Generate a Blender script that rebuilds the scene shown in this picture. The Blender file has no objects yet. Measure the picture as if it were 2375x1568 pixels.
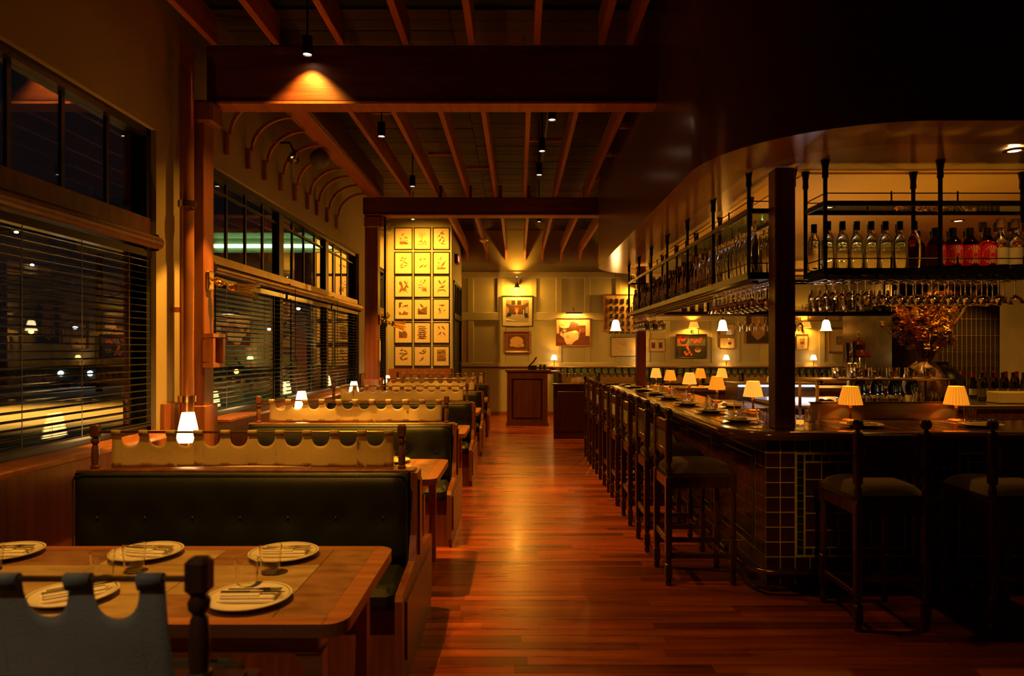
import bpy, math, random
from mathutils import Vector, Matrix, Euler
random.seed(7)
PI = math.pi
SC = bpy.context.scene
COL = SC.collection

# ------------------------------------------------------------ camera
cam_d = bpy.data.cameras.new('camera')
cam_d.sensor_width = 36.0
cam_d.lens = 1583 / 2375 * 36
cam_d.shift_x = -12.5 / 2375
cam_d.shift_y = 29 / 2375
cam_d.clip_start = 0.05
cam_d.clip_end = 200
cam_d.dof.use_dof = True
cam_d.dof.focus_distance = 9.0
cam_d.dof.aperture_fstop = 3.4
cam = bpy.data.objects.new('camera', cam_d)
cam.location = (0, 0, 1.6)
cam.rotation_euler = (PI / 2, 0, 0)
COL.objects.link(cam)
SC.camera = cam

# ------------------------------------------------------------ world and exposure
W = bpy.data.worlds.new('world')
SC.world = W
W.use_nodes = True
W.node_tree.nodes['Background'].inputs[0].default_value = (0.30, 0.40, 0.55, 1)
W.node_tree.nodes['Background'].inputs[1].default_value = 0.003
SC.view_settings.view_transform = 'Standard'
SC.view_settings.look = 'None'
SC.view_settings.exposure = 1.8
SC.view_settings.gamma = 1.0
SC.view_settings.use_curve_mapping = False
cy = SC.cycles
cy.use_denoising = True
cy.max_bounces = 9
cy.diffuse_bounces = 3
cy.glossy_bounces = 4
cy.transmission_bounces = 8
cy.transparent_max_bounces = 16
cy.sample_clamp_indirect = 1.5
cy.sample_clamp_direct = 12
cy.caustics_reflective = False
cy.caustics_refractive = False
cy.blur_glossy = 1.0

WARM = (1.0, 0.42, 0.038)
AMBER = (1.0, 0.36, 0.025)

# ceiling spots: x, y, z, power, cone degrees, aim (x, y, z)
SPOTS = [
    (-1.72, 5.59, 4.02, 40, 100, (-1.72, 5.66, 1.0), 'beam'),
    (-1.45, 7.28, 3.88, 130, 62, (-1.45, 7.9, 0), 't'),
    (-1.46, 9.50, 3.88, 200, 60, (-1.75, 10.1, 0), 't'),
    (0.34, 6.70, 3.86, 90, 52, (0.3, 6.70, 0), 'a'),
    (0.28, 7.75, 3.86, 60, 52, (0.3, 7.75, 0), 'a'),
    (0.28, 8.80, 3.86, 90, 52, (0.3, 9.2, 0), 'a'),
    (0.38, 12.0, 3.86, 90, 60, (0.0, 12.4, 0), 'a'),
    (-1.95, 12.75, 4.05, 190, 104, (-1.95, 14.3, 2.75), 'bird'),
]

def new_light(kind, name, loc, power, color=WARM, radius=0.03, cone=60, aim=None, blend=0.5, parent=None, sx=0.1, sy=0.1):
    d = bpy.data.lights.new(name, kind)
    d.energy = power
    d.color = color
    if kind != 'AREA':
        d.shadow_soft_size = radius
    else:
        d.shape = 'RECTANGLE'; d.size = sx; d.size_y = sy
    if kind == 'SPOT':
        d.spot_size = math.radians(cone)
        d.spot_blend = blend
    o = bpy.data.objects.new(name, d)
    o.location = loc
    if aim is not None:
        o.rotation_euler = (Vector(aim) - Vector(loc)).to_track_quat('-Z', 'Y').to_euler()
    COL.objects.link(o)
    if parent is not None:
        o.parent = parent
    return o

# spots over the near tables and stools that sit above the frame, others behind the viewer, the bar's recessed downlights and one added for the pillar
for (x, y, p) in [(-1.45, 2.25, 115), (-1.45, 4.6, 200)]:
    new_light('SPOT', 'table_spot', (x, y, 3.95), p, WARM, 0.03, 62, (x, y + .45, 0.8), 0.8)
new_light('SPOT', 'aisle_spot', (0.35, 4.2, 4.0), 26, WARM, 0.03, 66, (0.25, 4.2, 0), 0.9)
new_light('SPOT', 'bar_front_fill', (0.35, -.75, 3.0), 55, WARM, 0.03, 10.5, (1.66, 4.6, .58), 0.9)  # unseen narrow spot, added to bring out the tiles at the bar corner
new_light('SPOT', 'rear_spot', (-1.6, -.6, 3.9), 16, (1, .78, .5), 0.05, 50, (-1.5, 1.33, 0.9), 0.9)
new_light('SPOT', 'pier_spot', (-1.74, 5.48, 3.98), 300, WARM, 0.02, 50, (-2.12, 5.42, 0), 0.15)
BARSPOTS = [(2.62, 5.75), (4.1, 6.35), (5.4, 5.75), (2.62, 8.3), (4.05, 8.3), (6.7, 9.7), (3.0, 4.12)]  # the one farthest right is added to brighten the tiled pillar
for (x, y) in BARSPOTS:
    new_light('SPOT', 'bar_spot', (x, y, 2.775), 30 if y > 5 else 3.2, WARM, 0.03, 112, (x, y, 0), 0.8) if x < 6 else new_light('SPOT', 'bar_spot', (x, y, 2.775), 26, WARM, 0.03, 52, (7.25, 11.0, 1.5), 0.9)

# ------------------------------------------------------------ materials
MAT = {}
def nodes_of(m):
    return m.node_tree.nodes, m.node_tree.links

def pmat(name, col, rough=0.5, metal=0.0, var=0.0, scale=8.0, bump=0.0, bscale=60.0, stretch=(1, 1, 1),
         col2=None, coat=0.0, vcol=False, spec=None, sheen=0.0, rvar=0.0):
    if name in MAT:
        return MAT[name]
    m = bpy.data.materials.new(name)
    m.use_nodes = True
    n, l = nodes_of(m)
    b = n['Principled BSDF']
    b.inputs['Roughness'].default_value = rough
    b.inputs['Metallic'].default_value = metal
    b.inputs['Coat Weight'].default_value = coat
    b.inputs['Coat Roughness'].default_value = 0.12
    if spec is not None:
        b.inputs['Specular IOR Level'].default_value = spec
    if sheen:
        b.inputs['Sheen Weight'].default_value = sheen
    tc = n.new('ShaderNodeTexCoord')
    mp = n.new('ShaderNodeMapping')
    mp.inputs['Scale'].default_value = stretch
    l.new(tc.outputs['Object'], mp.inputs[0])
    nz = n.new('ShaderNodeTexNoise')
    nz.inputs['Scale'].default_value = scale
    nz.inputs['Detail'].default_value = 5
    l.new(mp.outputs[0], nz.inputs['Vector'])
    rp = n.new('ShaderNodeValToRGB')
    c2 = col2 or tuple(max(0, c * (1 - var)) for c in col)
    c1 = tuple(min(1, c * (1 + var * 0.6)) for c in col) if not col2 else col
    rp.color_ramp.elements[0].position = 0.3
    rp.color_ramp.elements[1].position = 0.7
    rp.color_ramp.elements[0].color = (*c2, 1)
    rp.color_ramp.elements[1].color = (*c1, 1)
    l.new(nz.outputs[0], rp.inputs[0])
    src = rp.outputs[0]
    if vcol:
        vc = n.new('ShaderNodeAttribute')
        vc.attribute_name = 'Col'
        mx = n.new('ShaderNodeMix')
        mx.data_type = 'RGBA'; mx.blend_type = 'MULTIPLY'
        mx.inputs[0].default_value = 1.0
        l.new(src, mx.inputs[6]); l.new(vc.outputs['Color'], mx.inputs[7])
        src = mx.outputs[2]
    l.new(src, b.inputs['Base Color'])
    if rvar:
        mr = n.new('ShaderNodeMapRange')
        mr.inputs[3].default_value = max(0.02, rough - rvar)
        mr.inputs[4].default_value = min(1, rough + rvar)
        l.new(nz.outputs[0], mr.inputs[0]); l.new(mr.outputs[0], b.inputs['Roughness'])
    if bump:
        nb = n.new('ShaderNodeTexNoise')
        nb.inputs['Scale'].default_value = bscale
        nb.inputs['Detail'].default_value = 3
        l.new(mp.outputs[0], nb.inputs['Vector'])
        bp = n.new('ShaderNodeBump')
        bp.inputs['Strength'].default_value = bump
        bp.inputs['Distance'].default_value = 0.01
        l.new(nb.outputs[0], bp.inputs['Height'])
        l.new(bp.outputs[0], b.inputs['Normal'])
    MAT[name] = m
    return m

def emat(name, col, strength, pleats=0):
    if name in MAT:
        return MAT[name]
    m = bpy.data.materials.new(name)
    m.use_nodes = True
    n, l = nodes_of(m)
    b = n['Principled BSDF']
    b.inputs['Base Color'].default_value = (*[min(1, c * 0.8) for c in col], 1)
    b.inputs['Roughness'].default_value = 0.8
    b.inputs['Emission Color'].default_value = (*col, 1)
    b.inputs['Emission Strength'].default_value = strength
    if pleats:
        tc = n.new('ShaderNodeTexCoord')
        sp = n.new('ShaderNodeSeparateXYZ')
        l.new(tc.outputs['Object'], sp.inputs[0])
        at = n.new('ShaderNodeMath'); at.operation = 'ARCTAN2'
        l.new(sp.outputs[1], at.inputs[0]); l.new(sp.outputs[0], at.inputs[1])
        mu = n.new('ShaderNodeMath'); mu.operation = 'MULTIPLY'; mu.inputs[1].default_value = pleats
        l.new(at.outputs[0], mu.inputs[0])
        si = n.new('ShaderNodeMath'); si.operation = 'SINE'
        l.new(mu.outputs[0], si.inputs[0])
        mr = n.new('ShaderNodeMapRange')
        mr.inputs[1].default_value = -1; mr.inputs[2].default_value = 1
        mr.inputs[3].default_value = strength * 0.72; mr.inputs[4].default_value = strength * 1.12
        l.new(si.outputs[0], mr.inputs[0])
        l.new(mr.outputs[0], b.inputs['Emission Strength'])
    MAT[name] = m
    return m

def gmat(name, col=(1, 1, 1), rough=0.0, ior=1.45):
    if name in MAT:
        return MAT[name]
    m = bpy.data.materials.new(name)
    m.use_nodes = True
    n, l = nodes_of(m)
    b = n['Principled BSDF']
    b.inputs['Base Color'].default_value = (*col, 1)
    b.inputs['Roughness'].default_value = rough
    b.inputs['IOR'].default_value = ior
    b.inputs['Transmission Weight'].default_value = 1.0
    MAT[name] = m
    return m

def panemat(name, tint=(0.8, 0.85, 0.8), ior=1.5, rough=0.01):
    """thin pane: see-through, with the mirror reflection of glass"""
    if name in MAT:
        return MAT[name]
    m = bpy.data.materials.new(name)
    m.use_nodes = True
    n, l = nodes_of(m)
    n.remove(n['Principled BSDF'])
    out = n['Material Output']
    tr = n.new('ShaderNodeBsdfTransparent'); tr.inputs[0].default_value = (*tint, 1)
    gl = n.new('ShaderNodeBsdfGlossy'); gl.inputs['Roughness'].default_value = rough
    fr = n.new('ShaderNodeFresnel')
    ge = n.new('ShaderNodeNewGeometry')
    mr = n.new('ShaderNodeMapRange')
    mr.inputs[3].default_value = ior; mr.inputs[4].default_value = 1 / ior
    l.new(ge.outputs['Backfacing'], mr.inputs[0]); l.new(mr.outputs[0], fr.inputs[0])
    ma = n.new('ShaderNodeMath'); ma.operation = 'MULTIPLY'; ma.inputs[1].default_value = 1.6
    ma.use_clamp = True
    l.new(fr.outputs[0], ma.inputs[0])
    mx = n.new('ShaderNodeMixShader')
    l.new(ma.outputs[0], mx.inputs[0]); l.new(tr.outputs[0], mx.inputs[1]); l.new(gl.outputs[0], mx.inputs[2])
    l.new(mx.outputs[0], out.inputs[0])
    MAT[name] = m
    return m

def woodmat(name, c1, c2, rough=0.4, axis='X', scale=3.0, vcol=False, coat=0.0, rvar=0.08):
    st = {'X': (0.6, 9, 9), 'Y': (9, 0.6, 9), 'Z': (9, 9, 0.6)}[axis]
    return pmat(name, c1, rough, col2=c2, scale=scale, stretch=st, bump=0.12, bscale=9, vcol=vcol, coat=coat, rvar=rvar)

M_floor = woodmat('floor_wood', (0.48, 0.105, 0.024), (0.23, 0.043, 0.010), 0.30, 'X', 2.2, vcol=True, coat=0.18, rvar=0.12)
M_slab = pmat('floor_gap', (0.012, 0.006, 0.004), 0.9)
M_beam = woodmat('beam_wood', (0.15, 0.032, 0.010), (0.075, 0.015, 0.005), 0.55, 'X', 2.0)
M_joist = woodmat('joist_wood', (0.42, 0.135, 0.036), (0.26, 0.075, 0.022), 0.65, 'Y', 2.0)
M_deck = woodmat('deck_wood', (0.06, 0.025, 0.011), (0.03, 0.012, 0.006), 0.8, 'X', 2.0, vcol=True)
M_post = woodmat('post_wood', (0.26, 0.08, 0.03), (0.15, 0.04, 0.015), 0.45, 'Z', 2.0)
M_darkpost = woodmat('dark_post_wood', (0.16, 0.06, 0.028), (0.09, 0.03, 0.014), 0.4, 'Z', 2.0)
M_redpost = woodmat('red_post_wood', (0.28, 0.055, 0.022), (0.20, 0.035, 0.015), 0.4, 'Z', 2.0)
M_wall = pmat('olive_plaster', (0.42, 0.38, 0.21), 0.7, var=0.08, scale=2.5, bump=0.25, bscale=6)
M_wall2 = pmat('olive_panel_paint', (0.42, 0.38, 0.22), 0.5, var=0.06, scale=2, bump=0.04, bscale=40)
M_beige = pmat('beige_plaster', (0.34, 0.27, 0.14), 0.75, var=0.08, scale=2, bump=0.1, bscale=12)
M_wain = woodmat('wainscot_wood', (0.34, 0.12, 0.04), (0.2, 0.06, 0.02), 0.35, 'Z', 2.0, coat=0.1)
M_wainx = woodmat('booth_wood', (0.24, 0.078, 0.026), (0.13, 0.038, 0.013), 0.35, 'Z', 2.5, coat=0.15)
M_table = woodmat('table_wood', (0.44, 0.17, 0.06), (0.28, 0.095, 0.03), 0.34, 'X', 2.5, coat=0.15)
M_stone = pmat('table_stone_light', (0.50, 0.36, 0.17), 0.32, col2=(0.30, 0.19, 0.08), scale=6, stretch=(1, 3.5, 1), bump=0.05)
M_stone2 = pmat('table_stone_dark', (0.34, 0.17, 0.075), 0.3, col2=(0.17, 0.075, 0.03), scale=9, stretch=(1, 2, 1), bump=0.05)
M_leather = pmat('dark_green_leather', (0.013, 0.015, 0.010), 0.42, var=0.35, scale=4, bump=0.12, bscale=180, rvar=0.05)
M_leather2 = pmat('banquette_leather', (0.025, 0.045, 0.036), 0.34, var=0.3, scale=5, bump=0.1, bscale=120)
def translucent(m, amt, col):
    n, l = nodes_of(m)
    b = n['Principled BSDF']; out = n['Material Output']
    tr = n.new('ShaderNodeBsdfTranslucent'); tr.inputs[0].default_value = (*col, 1)
    mx = n.new('ShaderNodeMixShader'); mx.inputs[0].default_value = amt
    l.new(b.outputs[0], mx.inputs[1]); l.new(tr.outputs[0], mx.inputs[2]); l.new(mx.outputs[0], out.inputs[0])
M_cloth = pmat('linen', (0.76, 0.62, 0.38), 0.9, var=0.12, scale=5, bump=0.3, bscale=220, sheen=0.2)
M_clothg = pmat('grey_linen', (0.45, 0.47, 0.42), 0.9, var=0.1, scale=5, bump=0.3, bscale=220, sheen=0.2)
translucent(M_cloth, .38, (.75, .62, .4))
translucent(M_clothg, .25, (.6, .55, .4))
M_brass = pmat('brass', (0.62, 0.40, 0.14), 0.25, 1.0, var=0.15)
M_bronze = pmat('bronze', (0.30, 0.19, 0.09), 0.38, 1.0, var=0.2)
M_copper = pmat('copper_pipe_paint', (0.40, 0.16, 0.07), 0.28, 0.6, var=0.25, scale=3)
M_chrome = pmat('chrome', (0.7, 0.7, 0.7), 0.12, 1.0)
M_steel = pmat('brushed_steel', (0.42, 0.38, 0.33), 0.3, 1.0, var=0.15, stretch=(0.3, 6, 6))
M_iron = pmat('black_iron', (0.012, 0.011, 0.010), 0.4, 0.6, var=0.2)
M_frame_k = pmat('black_frame', (0.012, 0.010, 0.009), 0.35)
M_blackwin = pmat('window_frame_paint', (0.012, 0.014, 0.012), 0.4)
M_slat = pmat('slat_black', (0.022, 0.018, 0.014), 0.22, var=0.15, spec=0.8)
M_blackw = woodmat('stool_wood', (0.085, 0.032, 0.016), (0.045, 0.016, 0.008), 0.28, 'Z', 3, coat=0.25)
M_seat = pmat('stool_seat_fabric', (0.05, 0.02, 0.011), 0.85, var=0.3, scale=30, sheen=0.2)
M_cab = woodmat('stand_wood', (0.11, 0.032, 0.015), (0.06, 0.018, 0.008), 0.32, 'Z', 2.5, coat=0.15)
M_tile = pmat('bar_tile', (0.05, 0.015, 0.009), 0.2, var=0.5, scale=5, rvar=0.06)
M_tileg = pmat('bar_border_tile', (0.010, 0.020, 0.012), 0.2, var=0.4, scale=9)
M_grout = pmat('bar_grout', (0.5, 0.42, 0.27), 0.9, var=0.2, scale=30)
M_toptile = pmat('counter_tile', (0.085, 0.032, 0.016), 0.12, var=0.4, scale=5, rvar=0.05)
M_topedge = pmat('counter_edge', (0.10, 0.045, 0.022), 0.16, var=0.2, coat=0.4)
M_ltile = pmat('pillar_tile', (0.05, 0.035, 0.03), 0.15, var=0.5, scale=3, rvar=0.05)
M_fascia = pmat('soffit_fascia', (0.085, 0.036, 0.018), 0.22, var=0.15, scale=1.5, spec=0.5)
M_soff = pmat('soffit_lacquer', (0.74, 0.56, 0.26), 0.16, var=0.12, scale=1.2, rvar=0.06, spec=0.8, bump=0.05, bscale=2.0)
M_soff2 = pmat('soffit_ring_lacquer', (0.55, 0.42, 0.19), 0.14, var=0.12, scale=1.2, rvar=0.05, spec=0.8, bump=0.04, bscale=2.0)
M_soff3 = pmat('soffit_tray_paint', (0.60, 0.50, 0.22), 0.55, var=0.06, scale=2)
M_plate = pmat('plate_glaze', (0.75, 0.68, 0.52), 0.15, var=0.04)
M_napkin = pmat('napkin', (0.78, 0.70, 0.52), 0.9, var=0.06, bump=0.2, bscale=200)
M_glass = gmat('clear_glass', (1, 0.99, 0.97))
M_glassg = gmat('greenish_glass', (0.85, 0.93, 0.85))
M_glassd = gmat('dark_bottle_glass', (0.16, 0.10, 0.04))
M_glassk = gmat('green_bottle_glass', (0.05, 0.07, 0.03))
M_glassa = gmat('amber_bottle_glass', (0.75, 0.35, 0.08))
M_glassr = gmat('red_bottle_glass', (0.9, 0.06, 0.05))
M_pane = panemat('window_glass', (0.75, 0.85, 0.80), 1.5)
M_picg = panemat('picture_glass', (0.97, 0.97, 0.97), 1.35)
M_shade = emat('ivory_shade', (1.0, 0.60, 0.19), 3.4, 16)
M_shadey = emat('amber_shade', (1.0, 0.29, 0.012), 0.26, 24)
M_shadem = emat('yellow_shade', (1.0, 0.40, 0.04), 0.32, 24)
M_shadew = emat('pendant_glow', (1.0, 0.70, 0.34), 2.2)
M_bulb = emat('spot_bulb', (1.0, 0.62, 0.34), 6.0)
M_bulbw = emat('warm_bulb', (1.0, 0.65, 0.28), 5.0)
M_label = pmat('paper_label', (0.55, 0.50, 0.40), 0.7, var=0.1)
M_labelr = pmat('orange_label', (0.42, 0.09, 0.02), 0.6, var=0.15)
M_labeld = pmat('dark_label', (0.05, 0.04, 0.03), 0.6)
M_cap = pmat('black_cap', (0.008, 0.008, 0.008), 0.3)
M_capr = pmat('red_cap', (0.45, 0.012, 0.012), 0.35)
M_cork = pmat('cork', (0.3, 0.16, 0.07), 0.8)
M_paper = pmat('print_paper', (0.80, 0.62, 0.38), 0.75, var=0.03)
M_art = pmat('print_ink', (1, 1, 1), 0.6, vcol=True)
M_goldf = pmat('gilt_frame', (0.46, 0.27, 0.08), 0.35, 0.8, var=0.2, scale=20)
M_woodf = woodmat('frame_wood', (0.24, 0.07, 0.03), (0.13, 0.035, 0.015), 0.35, 'X', 5)

# ------------------------------------------------------------ mesh builder
class MB:
    def __init__(s):
        s.v = []; s.f = []; s.c = []
    def add(s, vs, fs, col=None):
        o = len(s.v)
        s.v += [tuple(p) for p in vs]
        s.f += [tuple(i + o for i in f) for f in fs]
        s.c += [col] * len(fs)
        return s
    def box(s, x0, x1, y0, y1, z0, z1, col=None, M=None):
        vs = [(x, y, z) for z in (z0, z1) for y in (y0, y1) for x in (x0, x1)]
        if M is not None:
            vs = [M @ Vector(p) for p in vs]
        return s.add(vs, [(0, 2, 3, 1), (4, 5, 7, 6), (0, 1, 5, 4), (2, 6, 7, 3), (0, 4, 6, 2), (1, 3, 7, 5)], col)
    def cbox(s, c, d, M=None, ch=0.0, col=None):
        """box by centre and size, chamfered when ch > 0"""
        x, y, z = [q / 2 for q in d]
        if ch <= 0:
            vs = [(a, b, e) for e in (-z, z) for b in (-y, y) for a in (-x, x)]
            fs = [(0, 2, 3, 1), (4, 5, 7, 6), (0, 1, 5, 4), (2, 6, 7, 3), (0, 4, 6, 2), (1, 3, 7, 5)]
        else:
            h = min(ch, x * .95, y * .95, z * .95)
            rows = [(-z, x - h, y - h), (-z + h, x, y), (z - h, x, y), (z, x - h, y - h)]
            vs = []
            for (zz, a, b) in rows:
                cx = h if abs(a - x) < 1e-9 else h * .4
                vs += [(-a + cx, -b, zz), (a - cx, -b, zz), (a, -b + cx, zz), (a, b - cx, zz), (a - cx, b, zz), (-a + cx, b, zz), (-a, b - cx, zz), (-a, -b + cx, zz)]
            fs = [tuple(range(7, -1, -1)), tuple(range(24, 32))]
            for r in range(3):
                for i in range(8):
                    j = (i + 1) % 8
                    fs.append((r * 8 + i, r * 8 + j, r * 8 + 8 + j, r * 8 + 8 + i))
        T = Matrix.Translation(c)
        if M is not None:
            T = T @ M
        return s.add([T @ Vector(p) for p in vs], fs, col)
    def lathe(s, prof, c=(0, 0, 0), seg=16, flute=0, fd=0.0, M=None, col=None, close=False, fstart=0):
        vs = []; fs = []
        n = len(prof)
        for k, (r, z) in enumerate(prof):
            for i in range(seg):
                a = 2 * PI * i / seg
                rr = r * (1 + (fd * math.cos(flute * a) if (flute and k >= fstart) else 0))
                p = Vector((rr * math.cos(a), rr * math.sin(a), z))
                if M is not None:
                    p = M @ p
                vs.append((p.x + c[0], p.y + c[1], p.z + c[2]))
        for k in range(n - 1):
            for i in range(seg):
                j = (i + 1) % seg
                fs.append((k * seg + i, k * seg + j, (k + 1) * seg + j, (k + 1) * seg + i))
        if close:
            fs.append(tuple(range(seg - 1, -1, -1)))
            fs.append(tuple((n - 1) * seg + i for i in range(seg)))
        return s.add(vs, fs, col)
    def cyl(s, a, b, r, seg=12, r2=None, col=None):
        a = Vector(a); b = Vector(b)
        d = b - a
        q = d.to_track_quat('Z', 'Y').to_matrix().to_4x4()
        r2 = r if r2 is None else r2
        return s.lathe([(r, 0), (r2, d.length)], a, seg, M=q, col=col, close=True)
    def tube(s, pts, r, seg=8, col=None):
        pts = [Vector(p) for p in pts]
        vs = []; fs = []
        for k, p in enumerate(pts):
            d = (pts[min(k + 1, len(pts) - 1)] - pts[max(k - 1, 0)]).normalized()
            q = d.to_track_quat('Z', 'Y')
            rr = r[k] if isinstance(r, (list, tuple)) else r
            for i in range(seg):
                a = 2 * PI * i / seg
                vs.append(p + q @ Vector((rr * math.cos(a), rr * math.sin(a), 0)))
        for k in range(len(pts) - 1):
            for i in range(seg):
                j = (i + 1) % seg
                fs.append((k * seg + i, k * seg + j, (k + 1) * seg + j, (k + 1) * seg + i))
        fs.append(tuple(range(seg - 1, -1, -1)))
        fs.append(tuple((len(pts) - 1) * seg + i for i in range(seg)))
        return s.add(vs, fs, col)
    def sphere(s, c, r, seg=14, rings=8, sz=1.0, col=None):
        prof = [(max(1e-4, r * math.sin(PI * k / rings)), -r * sz * math.cos(PI * k / rings)) for k in range(rings + 1)]
        return s.lathe(prof, c, seg, col=col)
    def prism(s, poly, axis, a, b, col=None):
        """poly: 2D outline; axis X: (y,z), Y: (x,z), Z: (x,y)"""
        n = len(poly)
        def P(p, t):
            return {'X': (t, p[0], p[1]), 'Y': (p[0], t, p[1]), 'Z': (p[0], p[1], t)}[axis]
        vs = [P(p, a) for p in poly] + [P(p, b) for p in poly]
        fs = [tuple(range(n - 1, -1, -1)), tuple(range(n, 2 * n))]
        fs += [(i, (i + 1) % n, n + (i + 1) % n, n + i) for i in range(n)]
        return s.add(vs, fs, col)
    def mesh(s, name, smooth=False):
        me = bpy.data.meshes.new(name)
        me.from_pydata(s.v, [], s.f)
        if any(c is not None for c in s.c):
            ca = me.color_attributes.new('Col', 'FLOAT_COLOR', 'CORNER')
            i = 0
            buf = []
            for f, c in zip(s.f, s.c):
                c = c or (1, 1, 1)
                buf += [*c, 1.0] * len(f)
            ca.data.foreach_set('color', buf)
        if smooth:
            me.polygons.foreach_set('use_smooth', [True] * len(s.f))
        me.update()
        return me
    def fixn(s, me):
        import bmesh
        bm = bmesh.new(); bm.from_mesh(me)
        bmesh.ops.recalc_face_normals(bm, faces=bm.faces)
        bm.to_mesh(me); bm.free()

def P(name, mb, mat, parent=None, smooth=False, label=None, loc=None, kind=None, fix=False):
    me = mb.mesh(name, smooth)
    if fix:
        mb.fixn(me)
    me.materials.append(mat)
    if smooth:
        try:
            me.set_sharp_from_angle(angle=math.radians(40))
        except Exception:
            pass
    o = bpy.data.objects.new(name, me)
    COL.objects.link(o)
    if parent is not None:
        o.parent = parent
    if loc is not None:
        o.location = loc
    if label:
        o['label'] = label
    if kind:
        o['kind'] = kind
    return o

def tag(o, label, cat, group=None, kind=None):
    o['label'] = label
    o['category'] = cat
    if group:
        o['group'] = group
    if kind:
        o['kind'] = kind
    return o

def T(name, label, cat, loc=(0, 0, 0), rz=0.0, group=None, kind=None):
    o = bpy.data.objects.new(name, None)
    o.empty_display_size = 0.1
    COL.objects.link(o)
    o.location = loc
    o.rotation_euler = (0, 0, rz)
    return tag(o, label, cat, group, kind)

def shared(name, me, parent, loc=(0, 0, 0), rot=None, kind=None):
    o = bpy.data.objects.new(name, me)
    COL.objects.link(o)
    o.parent = parent
    o.location = loc
    if rot is not None:
        o.rotation_euler = rot
    if kind:
        o['kind'] = kind
    return o

KIDS = {}
def dup(root, loc, rz=None, label=None, group=None, scale=None):
    """copy of a thing with copies of its parts and sub-parts"""
    r = root.copy()
    COL.objects.link(r)
    r.location = loc
    if rz is not None:
        r.rotation_euler = (0, 0, rz)
    if scale is not None:
        r.scale = (scale, scale, scale)
    if label:
        r['label'] = label
    if group:
        r['group'] = group
    def rec(a, b):
        for ch in list(a.children):
            c = ch.copy()
            COL.objects.link(c)
            c.parent = b
            rec(ch, c)
    rec(root, r)
    return r

ORD = ['first', 'second', 'third', 'fourth', 'fifth', 'sixth', 'seventh', 'eighth', 'ninth', 'tenth', 'eleventh', 'twelfth',
       'thirteenth', 'fourteenth', 'fifteenth', 'sixteenth', 'seventeenth', 'eighteenth', 'nineteenth', 'twentieth',
       'twenty-first', 'twenty-second', 'twenty-third', 'twenty-fourth', 'twenty-fifth', 'twenty-sixth', 'twenty-seventh', 'twenty-eighth',
       'twenty-ninth', 'thirtieth', 'thirty-first', 'thirty-second', 'thirty-third', 'thirty-fourth', 'thirty-fifth', 'thirty-sixth']

def ORDX(i):
    tens = {3: 'thirty', 4: 'forty', 5: 'fifty', 6: 'sixty'}
    return ORD[i] if i < 36 else '%s-%s' % (tens[(i + 1) // 10], ORD[(i + 1) % 10 - 1]) if (i + 1) % 10 else {40: 'fortieth', 50: 'fiftieth', 60: 'sixtieth'}[i + 1]
class Once:
    """places a thing the first time and its copies afterwards"""
    def __init__(s, make):
        s.make = make; s.o = None
    def __call__(s, loc, rz, label, group=None, scale=None):
        if s.o is None:
            s.o = s.make()
            s.o.location = loc; s.o.rotation_euler = (0, 0, rz or 0); s.o['label'] = label
            if group: s.o['group'] = group
            if scale: s.o.scale = (scale,) * 3
            return s.o
        return dup(s.o, loc, rz or 0, label, group, scale or 1.0)

# ============================================================ STRUCTURE
def PX(x, Y):
    return (x - 1200) * Y / 1583
def PZ(y, Y):
    return 1.6 - (y - 813) * Y / 1583

# ---- floor: planks run across the aisle
fl = P('floor', MB().box(-3, 10.2, -1.0, 17.2, -0.12, -0.010), M_slab)
tag(fl, 'red-brown hardwood floor of narrow boards running across the aisle', 'floor', kind='structure')
pw = 0.0895
row = 0
near, far = [], MB()
y = -1.0
while y < 16.9:
    x = -2.9 - random.random() * 1.2
    while x < 10.1:
        L = random.choice([0.45, 0.6, 0.8, 1.0, 1.3, 1.7])
        x1 = min(x + L, 10.15)
        t = random.choice([0.45, 0.62, 0.75, 0.85, 0.95, 1.0, 1.0, 1.15])
        col = (t, t * random.uniform(0.85, 1.1), t * random.uniform(0.8, 1.1))
        dz = random.uniform(-0.0008, 0)
        inview = (2.3 < y < 7.0 and x1 > -0.62 and x < 1.75) or (2.3 < y < 4.6 and x1 > 1.7 and x < 3.6)
        if inview:
            near.append((x, x1, y, dz, col))
        else:
            far.box(x + .0008, x1 - .0008, y + .0012, y + pw - .0012, -0.011, dz, col)
        x = x1
    y += pw
near.sort(key=lambda q: q[2])
for i, (x, x1, y, dz, col) in enumerate(near):
    if i < 298:
        P('plank', MB().box(x + .0008, x1 - .0008, y + .0012, y + pw - .0012, -0.011, dz, col), M_floor, fl)
    else:
        far.box(x + .0008, x1 - .0008, y + .0012, y + pw - .0012, -0.011, dz, col)
P('plank', far, M_floor, fl, kind='stuff')

# ---- left wall with three window openings; its face is x = -2.72
XL = -2.72
wl = MB()
ZT, ZB = 3.26, 1.0
wins = [(1.0, 5.14), (5.96, 11.72), (12.45, 14.22)]
ys = [-1.0] + [q for w in wins for q in w] + [17.1]
for i in range(0, len(ys), 2):
    wl.box(XL - .25, XL, ys[i], ys[i + 1], 0, 4.62)
for (a, b) in wins:
    wl.box(XL - .25, XL, a, b, ZT, 4.62)
    wl.box(XL - .25, XL, a, b, 0, ZB)
o = P('wall_left', wl, M_beige)
tag(o, 'beige plaster wall on the window side above the booths', 'wall', kind='structure')
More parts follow.
